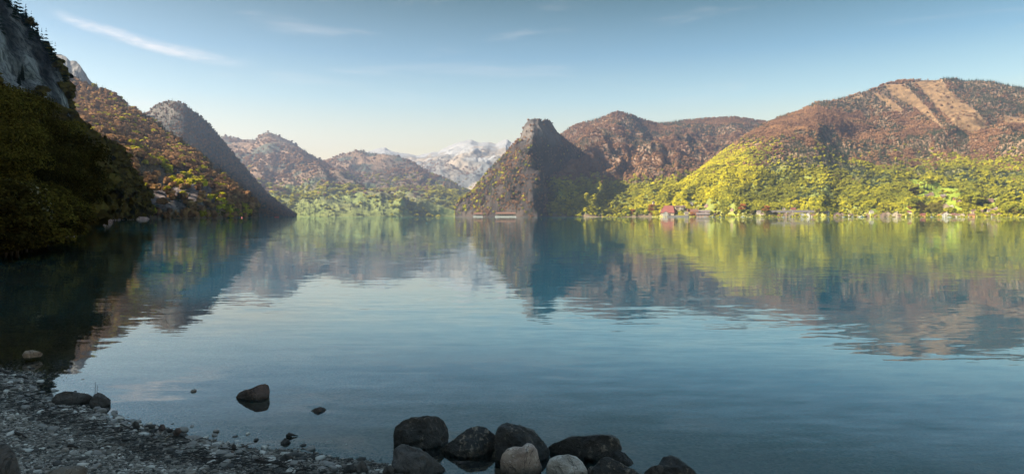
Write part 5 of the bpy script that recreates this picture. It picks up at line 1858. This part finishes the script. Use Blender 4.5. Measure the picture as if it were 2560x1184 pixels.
boulder('boulder', [(1250, 1150), (1255, 1135), (1268, 1122), (1285, 1117), (1305, 1118), (1318, 1108), (1330, 1110), (1342, 1122), (1348, 1145), (1356, 1168), (1350, 1185), (1320, 1200), (1270, 1195), (1250, 1172)], 4.42, .11, MR_PALE,
        'pale pinkish stone with a white vein in front of the tall black boulder', 5, .07, 9)
boulder('boulder', [(1367, 1165), (1375, 1148), (1395, 1140), (1420, 1137), (1440, 1142), (1456, 1153), (1468, 1172), (1472, 1195), (1440, 1215), (1390, 1215), (1366, 1195)], 4.38, .12, MR_PALE2,
        'rounded pale grey stone at the lower edge, right of the pinkish one', 6, .06, 5)
boulder('boulder', [(1366, 1125), (1380, 1112), (1410, 1102), (1430, 1092), (1465, 1088), (1500, 1086), (1530, 1086), (1545, 1094), (1557, 1118), (1545, 1130), (1530, 1145), (1505, 1165), (1450, 1172), (1390, 1165), (1368, 1145)], 4.75, .19, MR_DARK,
        'long low black boulder, right of the middle of the foreground group', 7, group=GB)
boulder('boulder', [(1525, 1140), (1545, 1124), (1562, 1130), (1578, 1145), (1590, 1165), (1585, 1178), (1550, 1185), (1520, 1170)], 4.62, .09, MR_DARK,
        'small black boulder behind the right end of the long low one', 8, group=GB)
boulder('boulder', [(1482, 1175), (1500, 1155), (1522, 1147), (1545, 1153), (1580, 1168), (1612, 1185), (1625, 1205), (1590, 1235), (1510, 1235), (1478, 1205)], 4.36, .14, MR_PATCH,
        'dark boulder at the lower edge right of the pale grey stone', 9, group=GB)
boulder('boulder', [(1640, 1185), (1650, 1160), (1662, 1146), (1675, 1139), (1690, 1145), (1715, 1160), (1740, 1178), (1758, 1200), (1740, 1235), (1680, 1240), (1640, 1215)], 4.36, .15, MR_DARK,
        'black pointed boulder standing apart at the right end of the group', 10, group=GB)
boulder('boulder', [(1612, 1180), (1630, 1165), (1652, 1160), (1665, 1168), (1660, 1195), (1630, 1210), (1608, 1200)], 4.36, .09, MR_GREY,
        'wet greyish stone lapped by water left of the pointed black boulder', 11)
boulder('boulder', [(1466, 1178), (1475, 1166), (1488, 1166), (1494, 1176), (1488, 1188), (1470, 1190)], 4.42, .05, MR_PALE2, 'small pale stone wedged between the pale grey stone and a dark boulder', 12, sub=ICO4)
boulder('boulder', [(1085, 1165), (1120, 1152), (1170, 1152), (1225, 1160), (1232, 1180), (1210, 1200), (1120, 1205), (1085, 1185)], 4.62, .10, MR_RUST, 'flat brown stone under water between the dark boulders', 13, .05)
boulder('boulder', [(592, 988), (600, 977), (612, 972), (630, 970), (645, 963), (660, 961), (669, 965), (672, 978), (671, 995), (655, 1006), (625, 1004), (600, 998)], 6.25, .13, MR_RUST,
        'brown jagged rock standing out of the water, largest one offshore', 14, .10, 10)
boulder('boulder', [(772, 1028), (785, 1020), (800, 1016), (812, 1021), (819, 1029), (812, 1038), (798, 1046), (782, 1040)], 5.85, .07, MR_RUST, 'small dark rock in the water right of the jagged brown one', 15, .08, 8, sub=ICO4)
boulder('boulder', [(700, 1112), (703, 1102), (712, 1094), (721, 1099), (728, 1108), (727, 1118), (714, 1124), (702, 1120)], 5.02, .045, MR_GREY, 'little pointed grey stone in the shallows near the shoreline', 16, .06, 6, sub=ICO4)
boulder('boulder', [(138, 995), (146, 980), (165, 974), (190, 980), (215, 988), (230, 1000), (228, 1020), (195, 1028), (155, 1015)], 6.1, .14, MR_GREY, 'larger grey brown rock on the shoreline at the left', 17, .08, 6)
boulder('boulder', [(227, 1002), (236, 985), (246, 980), (258, 987), (273, 1002), (272, 1016), (250, 1024), (230, 1018)], 6.0, .10, MR_GREY, 'smaller pointed rock beside the larger one on the left shoreline', 18, .09, 8)
boulder('boulder', [(60, 884), (66, 875), (80, 874), (95, 880), (103, 886), (98, 893), (75, 894), (63, 892)], 7.9, .10, MR_SUB, 'pale pinkish stone lying in the brown shallows at the left', 19, .05, 8, sub=ICO4)
boulder('boulder', [(-60, 1130), (-20, 1105), (15, 1112), (32, 1140), (38, 1172), (46, 1210), (20, 1260), (-50, 1260)], 3.9, .13, MR_GREY, 'brownish rock cut off by the lower left corner', 20, .06, 5)
boulder('boulder', [(112, 1182), (125, 1171), (155, 1166), (190, 1168), (212, 1180), (205, 1205), (160, 1225), (120, 1205)], 4.0, .10, MR_TAN, 'half buried flat brown rock in the gravel at the lower left', 21, .05, 5)
# shore stones big enough to tell apart
for i, (o_, lb) in enumerate([
        ([(700, 1142), (712, 1133), (726, 1134), (734, 1146), (728, 1156), (705, 1156)], 'smooth grey stone at the waterline below the little pointed one'),
        ([(858, 1172), (866, 1161), (884, 1160), (891, 1172), (885, 1186), (862, 1186)], 'dull grey stone left of the dark one at the end of the beach'),
        ([(889, 1172), (896, 1156), (907, 1150), (917, 1162), (921, 1176), (908, 1188), (893, 1186)], 'dark pointed stone at the right end of the beach'),
        ([(956, 1176), (963, 1164), (976, 1162), (986, 1172), (980, 1184), (960, 1185)], 'small round stone beside the lower left boulder'),
        ([(397, 1067), (402, 1059), (410, 1061), (413, 1070), (407, 1077), (398, 1075)], 'reddish round stone on the waterline, upper beach'),
        ([(433, 1078), (440, 1069), (449, 1070), (453, 1080), (445, 1088), (435, 1086)], 'round brown stone right of the reddish one'),
        ([(578, 1114), (583, 1108), (590, 1112), (590, 1120), (582, 1124)], 'dark round stone on the waterline, middle of the beach'),
        ([(417, 1074), (424, 1070), (432, 1073), (432, 1080), (420, 1081)], 'flat brown stone between two round ones on the waterline'),
        ([(371, 1064), (380, 1060), (387, 1063), (386, 1069), (374, 1071)], 'flat dark red stone left of the reddish round one'),
        ([(330, 1060), (338, 1050), (346, 1056), (350, 1068), (338, 1074)], 'pale ridged stone in the shoreline heap'),
        ([(573, 1140), (580, 1124), (590, 1136), (592, 1148), (578, 1150)], 'triangular grey stone among the twigs'),
        ([(640, 1148), (652, 1140), (662, 1150), (658, 1162), (640, 1160)], 'dark stone on the shore left of the smooth grey one')]):
    c_ = np.mean(np.array(o_), 0)
    d_ = (H - .05) * F / (c_[1] + 4 - HY)
    boulder('shore_stone', o_, d_, .035, [MR_GREY, MR_DARK, MR_GREY, MR_GREY, MR_RUST, MR_RUST][i % 6], lb, 40 + i, .05, 4, 'stone', None, sub=ICO4)

# gravel: stones past counting, scattered over the beach as one object, and the larger ones one by one
MP, g = new_mat('pebble')
tint = g.n('ShaderNodeAttribute', attribute_type='INSTANCER', attribute_name='tint').outputs['Fac']
t = g.n('ShaderNodeTexCoord')
nn = g.noise(t.outputs['Object'], 2.0, 5.0, .6)
c = g.ramp(tint, [(0.0, (.018, .017, .016)), (.25, (.10, .084, .070)), (.55, (.28, .24, .205)), (.8, (.46, .41, .36)), (1.0, (.72, .67, .60))])
c = g.mix(g.m('MULTIPLY', nn, .5), c, (.05, .042, .036))
b = g.n('ShaderNodeBsdfPrincipled', {'Base Color': c, 'Roughness': .75, 'Specular IOR Level': .3})
out(g, b.outputs[0])
MPI, g = new_mat('single_pebble')
tint = g.n('ShaderNodeObjectInfo').outputs['Random']
t = g.n('ShaderNodeTexCoord')
nn = g.noise(t.outputs['Object'], 2.0, 5.0, .6)
c = g.ramp(tint, [(0.0, (.035, .032, .03)), (.4, (.16, .145, .13)), (.75, (.32, .29, .27)), (1.0, (.58, .55, .52))])
c = g.mix(g.m('MULTIPLY', nn, .5), c, (.06, .05, .044))
b = g.n('ShaderNodeBsdfPrincipled', {'Base Color': c, 'Roughness': .75, 'Specular IOR Level': .3})
out(g, b.outputs[0])


def pebble_mesh(seed, base, mat):
    V, Fc = base
    r = np.random.default_rng(seed)
    n = fbm(V[:, 0] * .9 + seed, V[:, 1] * .9, V[:, 2] * .9, 2, seed=seed)
    W_ = V * (1 + .30 * n)[:, None]
    for _ in range(3):
        d_ = r.normal(0, 1, 3)
        d_ /= np.linalg.norm(d_)
        k = W_ @ d_
        W_ -= np.clip(k - .62, 0, None)[:, None] * d_
    W_ *= np.array([1, r.uniform(.65, .95), r.uniform(.4, .65)])
    return mesh('pebble', W_, Fc, mat, True)


VAR['gravel'] = [pebble_mesh(700 + i, ICO1 if i % 2 else ICO2, MP) for i in range(6)]
n = 640000
x = rng.uniform(-7.0, 1.0, n)
y = rng.uniform(2.9, 8.8, n)
sdv = shore_sd(x, y)
inview = (np.abs(x / y) < .80) & (HY + F * (H - shore_z(x, y)) / y < 1210)
k = inview & (sdv > -.55) & (rng.random(n) < np.where(sdv > -.02, 1, .22 * np.exp(np.minimum(sdv, 0) / .25)))
x, y, sdv = x[k], y[k], sdv[k]
band = np.exp(-((sdv - .28) / .16) ** 2)
r_ = rng.lognormal(-4.93, .45, len(x)) * (1 + .55 * band * rng.random(len(x)))
r_ = np.clip(r_, .004, .030)
z = shore_z(x, y) + r_ * .15
Pg = np.stack([x, y, z], 1)
darkband = fbm(x * 1.5, y * 1.5, 0 * x, 3, seed=66)
tn = np.clip(rng.normal(.43, .25, len(x)) + .14 * darkband - .34 * np.exp(-((sdv - .42) / .14) ** 2) * (darkband > -.25) - .22 * np.exp(-np.maximum(sdv, 0) / .06), 0, 1)
WOOD['gravel'] = [(Pg, r_, tn, np.full(len(x), 1.0))]
wood_object('gravel', 'grey gravel covering the beach at the lower left', 'gravel')

TONES = [('dark', (.045, .04, .037)), ('grey', (.20, .18, .165)), ('pale', (.46, .42, .38))]
MT = [simple_mat('%s_stone' % k_, c_, .75, .35, 1.5) for k_, c_ in TONES]
PEB = [pebble_mesh(720 + i, ICO2, MT[(0, 1, 1, 1, 2, 1, 0, 2)[i]]) for i in range(8)]
cnt = 0
for i in range(4000):
    if cnt >= 260:
        break
    x_, y_ = rng.uniform(-6.5, .0), rng.uniform(3.2, 8.5)
    s1 = float(shore_sd(np.array([x_]), np.array([y_]))[0])
    if s1 < -.35 or abs(x_ / y_) > .76:
        continue
    z_ = float(shore_z(np.array([x_]), np.array([y_]))[0])
    if HY + F * (H - z_) / y_ > 1184:
        continue
    wgt = math.exp(-((s1 - .12) / .22) ** 2) + .10
    if rng.random() > wgt or (s1 < 0 and rng.random() < .72):
        continue
    s_ = rng.uniform(.022, .048)
    o = obj('pebble', PEB[cnt % 8], None, (x_, y_, z_ + s_ * .2), (rng.uniform(-.4, .4), rng.uniform(-.4, .4), rng.uniform(0, 6.28)), s_)
    tone = TONES[(0, 1, 1, 1, 2, 1, 0, 2)[cnt % 8]][0]
    q0 = CX + F * x_ / y_
    wh = 'left of the two left rocks' if q0 < 140 else 'by the two left rocks' if q0 < 290 else 'near the reddish round stone' if q0 < 470 else 'in the middle of the beach' if q0 < 640 else 'near the smooth grey stone' if q0 < 790 else 'at the right end of the beach'
    szw = 'small' if s_ < .035 else 'fist sized'
    if s1 < 0:
        tag(o, '%s %s wet stone in the shallows %s' % (szw, tone, wh), 'stone', 'stones in the shallows')
    elif s1 < .35:
        tag(o, '%s %s stone on the waterline %s' % (szw, tone, wh), 'stone', 'stones along the waterline')
    else:
        tag(o, '%s %s stone lying on the gravel %s' % (szw, tone, wh), 'stone', 'larger stones on the gravel')
    cnt += 1

# ------------------------------------------------------------------ driftwood and twigs
M_TWIG = simple_mat('wet_twig', (.022, .017, .014), .8, .4, 20)
M_STRAW = simple_mat('dry_stalk', (.22, .17, .11), .8, .3, 20)


def twig(pts, r0, label, name='driftwood_stick', cat='stick', mat=None, fork=None, lift=.012, group=None):
    W_ = []
    for px_, py_ in pts:
        # where that pixel's sight line meets the beach
        d = 5.0
        for _ in range(25):
            z_ = float(shore_z(np.array([(px_ - CX) / F * d]), np.array([d]))[0])
            d = (H - max(z_, 0)) * F / (py_ - HY)
        W_.append(np.array([(px_ - CX) / F * d, d, max(z_, 0) + lift + random.uniform(0, .012)]))
    o0 = W_[0].copy()
    # subdivide with a little wander
    Q_ = []
    for a_, b_ in zip(W_[:-1], W_[1:]):
        for t_ in (0, .33, .66):
            Q_.append(a_ + (b_ - a_) * t_ + np.array([random.uniform(-.008, .008), random.uniform(-.008, .008), random.uniform(-.003, .006)]))
    Q_.append(W_[-1])
    parts = [tube([q - o0 for q in Q_], [r0 * (1 - .75 * i / len(Q_)) for i in range(len(Q_))], 6)]
    if fork:
        a_ = Q_[len(Q_) // 2] - o0
        parts.append(tube([a_, a_ + np.array(fork) * .5 + np.array([0, 0, .01]), a_ + np.array(fork)], [r0 * .6, r0 * .4, r0 * .15], 5))
    V, Fc = join(parts)
    o = obj(name, mesh(name, V, Fc, mat or M_TWIG, True), None, o0)
    return tag(o, label, cat, group)


twig([(30, 1082), (48, 1091), (66, 1098)], .014, 'thick dark stick lying on the gravel at the left')
twig([(130, 1020), (180, 1026), (232, 1032)], .006, 'long thin forked branch below the two left shoreline rocks', fork=(.05, .12, .05))
twig([(172, 1120), (195, 1123)], .013, 'short dark piece of wood on the gravel, lower left')
twig([(105, 1058), (130, 1062), (155, 1066)], .005, 'thin dark twig on the gravel below the left rocks')
twig([(385, 1094), (388, 1072)], .006, 'short black twig standing up from the wrack line')
twig([(440, 1090), (465, 1100), (488, 1112)], .006, 'dark curved twig in the wrack line, upper middle', fork=(-.05, -.06, .02))
twig([(410, 1108), (428, 1092)], .006, 'pale broken stalk leaning over the dark twigs', mat=M_STRAW)
twig([(545, 1126), (600, 1130), (640, 1142)], .007, 'long dark branch along the wrack line, middle of the beach', fork=(.1, .05, .03))
twig([(640, 1155), (690, 1165), (735, 1178)], .009, 'thick black branch at the lower end of the wrack line', fork=(.1, -.04, .03))
twig([(752, 1154), (762, 1178)], .004, 'thin straight twig pointing down near the lower end of the beach')
twig([(700, 1170), (730, 1160), (760, 1172)], .006, 'bent dark twig crossing the thick black branch')
twig([(480, 1140), (520, 1150), (560, 1152)], .005, 'dark twig on the lower gravel, middle of the beach')
twig([(300, 1066), (330, 1078), (352, 1088)], .007, 'dark twig in the wrack line right of the left rocks', fork=(.06, .03, .02))
twig([(60, 992), (85, 1000), (110, 1012)], .010, 'black driftwood at the top of the beach near the left edge')
twig([(0, 928), (35, 938), (70, 950)], .020, 'thick black driftwood log on the shoreline at the left edge', name='driftwood_log', cat='log')
twig([(236, 990), (240, 972), (243, 958)], .0022, 'thin upright reed stalk left of the pointed shoreline rock', name='reed_stalk', cat='reed', lift=.01) if False else None
for (x0, x1, top, lb) in ((232, 239, 953, 'taller thin bare stalk standing behind the pointed shoreline rock'), (236, 244, 962, 'shorter thin bare stalk beside the taller one')):
    d = 6.15
    a_ = np.array([(x0 - CX) / F * d, d, -.03])
    b_ = at(x1, top, d)
    V, Fc = tube([a_ - a_, (b_ - a_) * .5 + np.array([.008, 0, 0]), b_ - a_], [.0035, .0028, .0012], 5)
    tag(obj('bare_stalk', mesh('bare_stalk', V, Fc, M_TWIG, True), None, a_), lb, 'stalk', 'bare stalks by the left rocks')
d = H * F / (1090 - HY)
a_ = np.array([(716 - CX) / F * d, d, .0])
V, Fc = tube([(0, 0, .005), (.02, 0, .016), (.05, 0, .012), (.09, .0, .004)], [.010, .017, .009, .002], 7)
tag(obj('floating_wood', mesh('floating_wood', V, Fc, M_TWIG, True), None, a_), 'small black piece of wood floating behind the little pointed stone', 'driftwood')
# wrack line: short broken twigs past counting
wv_, wf_ = [], []
for k in range(900):
    x_ = random.uniform(-6.2, -.5)
    y_ = np.interp(x_, SH[:, 0], SH[:, 1]) - random.gauss(.42, .13)
    if y_ < 3.4 or abs(x_ / y_) > .8:
        continue
    z_ = float(shore_z(np.array([x_]), np.array([y_]))[0]) + random.uniform(.006, .022)
    a_ = random.gauss(-.35, .6)
    L_ = random.uniform(.03, .13)
    q_ = random.uniform(-.3, .3)
    wv_.append(tube([(x_, y_, z_), (x_ + math.cos(a_) * L_ * .5, y_ + math.sin(a_) * L_ * .5, z_ + .008), (x_ + math.cos(a_ + q_) * L_, y_ + math.sin(a_ + q_) * L_, z_ + random.uniform(-.004, .015))], [.003, .0025, .001], 4))
V, Fc = join(wv_)
tag(obj('wrack_litter', mesh('wrack_litter', V, Fc, M_TWIG)), 'line of dark broken twigs washed up along the beach', None, None, 'stuff')
# stones just breaking the surface
for px_, py_, s_, lb in ((485, 977, .030, 'tiny dark stone in the open water left of the jagged rock'), (537, 1087, .030, 'small wet stone left of two off the middle beach'), (541, 1078, .026, 'small wet stone behind another off the middle beach'),
                         (620, 1083, .024, 'small flat stone in the shallows left of the floating wood'), (640, 1099, .026, 'small wet stone in the shallows, right of two'), (660, 1117, .030, 'small wet stone left of the little pointed one'), (902, 1148, .036, 'dark stone in the shallows behind the dark pointed stone')):
    d = H * F / (py_ - HY)
    o = obj('pebble', PEB[int(px_) % 8], None, ((px_ - CX) / F * d, d, .002), (0, 0, px_), s_)
    tag(o, lb, 'stone')
# reddish stones at the waterline under the leaning trees, pale rock on the left waterline
for i, (px_, py_, w_, lb) in enumerate(((152, 584, 16, 'reddish stone at the left waterline, left of three'), (168, 589, 12, 'pinkish stone at the left waterline, middle of three'), (183, 586, 14, 'reddish stone at the left waterline, right of three'))):
    d = H * F / (py_ - HY)
    h_ = 5
    boulder('shore_stone', [(px_ - w_ / 2, py_), (px_ - w_ * .3, py_ - h_), (px_ + w_ * .2, py_ - h_ * 1.2), (px_ + w_ / 2, py_ - 1), (px_ + w_ * .3, py_ + 3), (px_ - w_ * .3, py_ + 3)], d, .35, MR_SUB, lb, 60 + i, .06, 5, 'stone', sub=ICO4)
for (o_, d, lb) in (([(199, 545), (206, 535), (216, 532), (224, 528), (236, 535), (250, 543), (270, 546), (278, 556), (240, 560), (200, 560)], 190, 'pale pinkish rock face on the waterline under the left trees'),
                    ([(312, 548), (325, 543), (345, 540), (366, 543), (370, 551), (340, 554), (314, 553)], 392, 'reddish low rock on the waterline at the headland tip')):
    boulder('waterline_rock', o_, d, 3.0, MR_FACE, lb, int(d), .10, 10, 'rock')
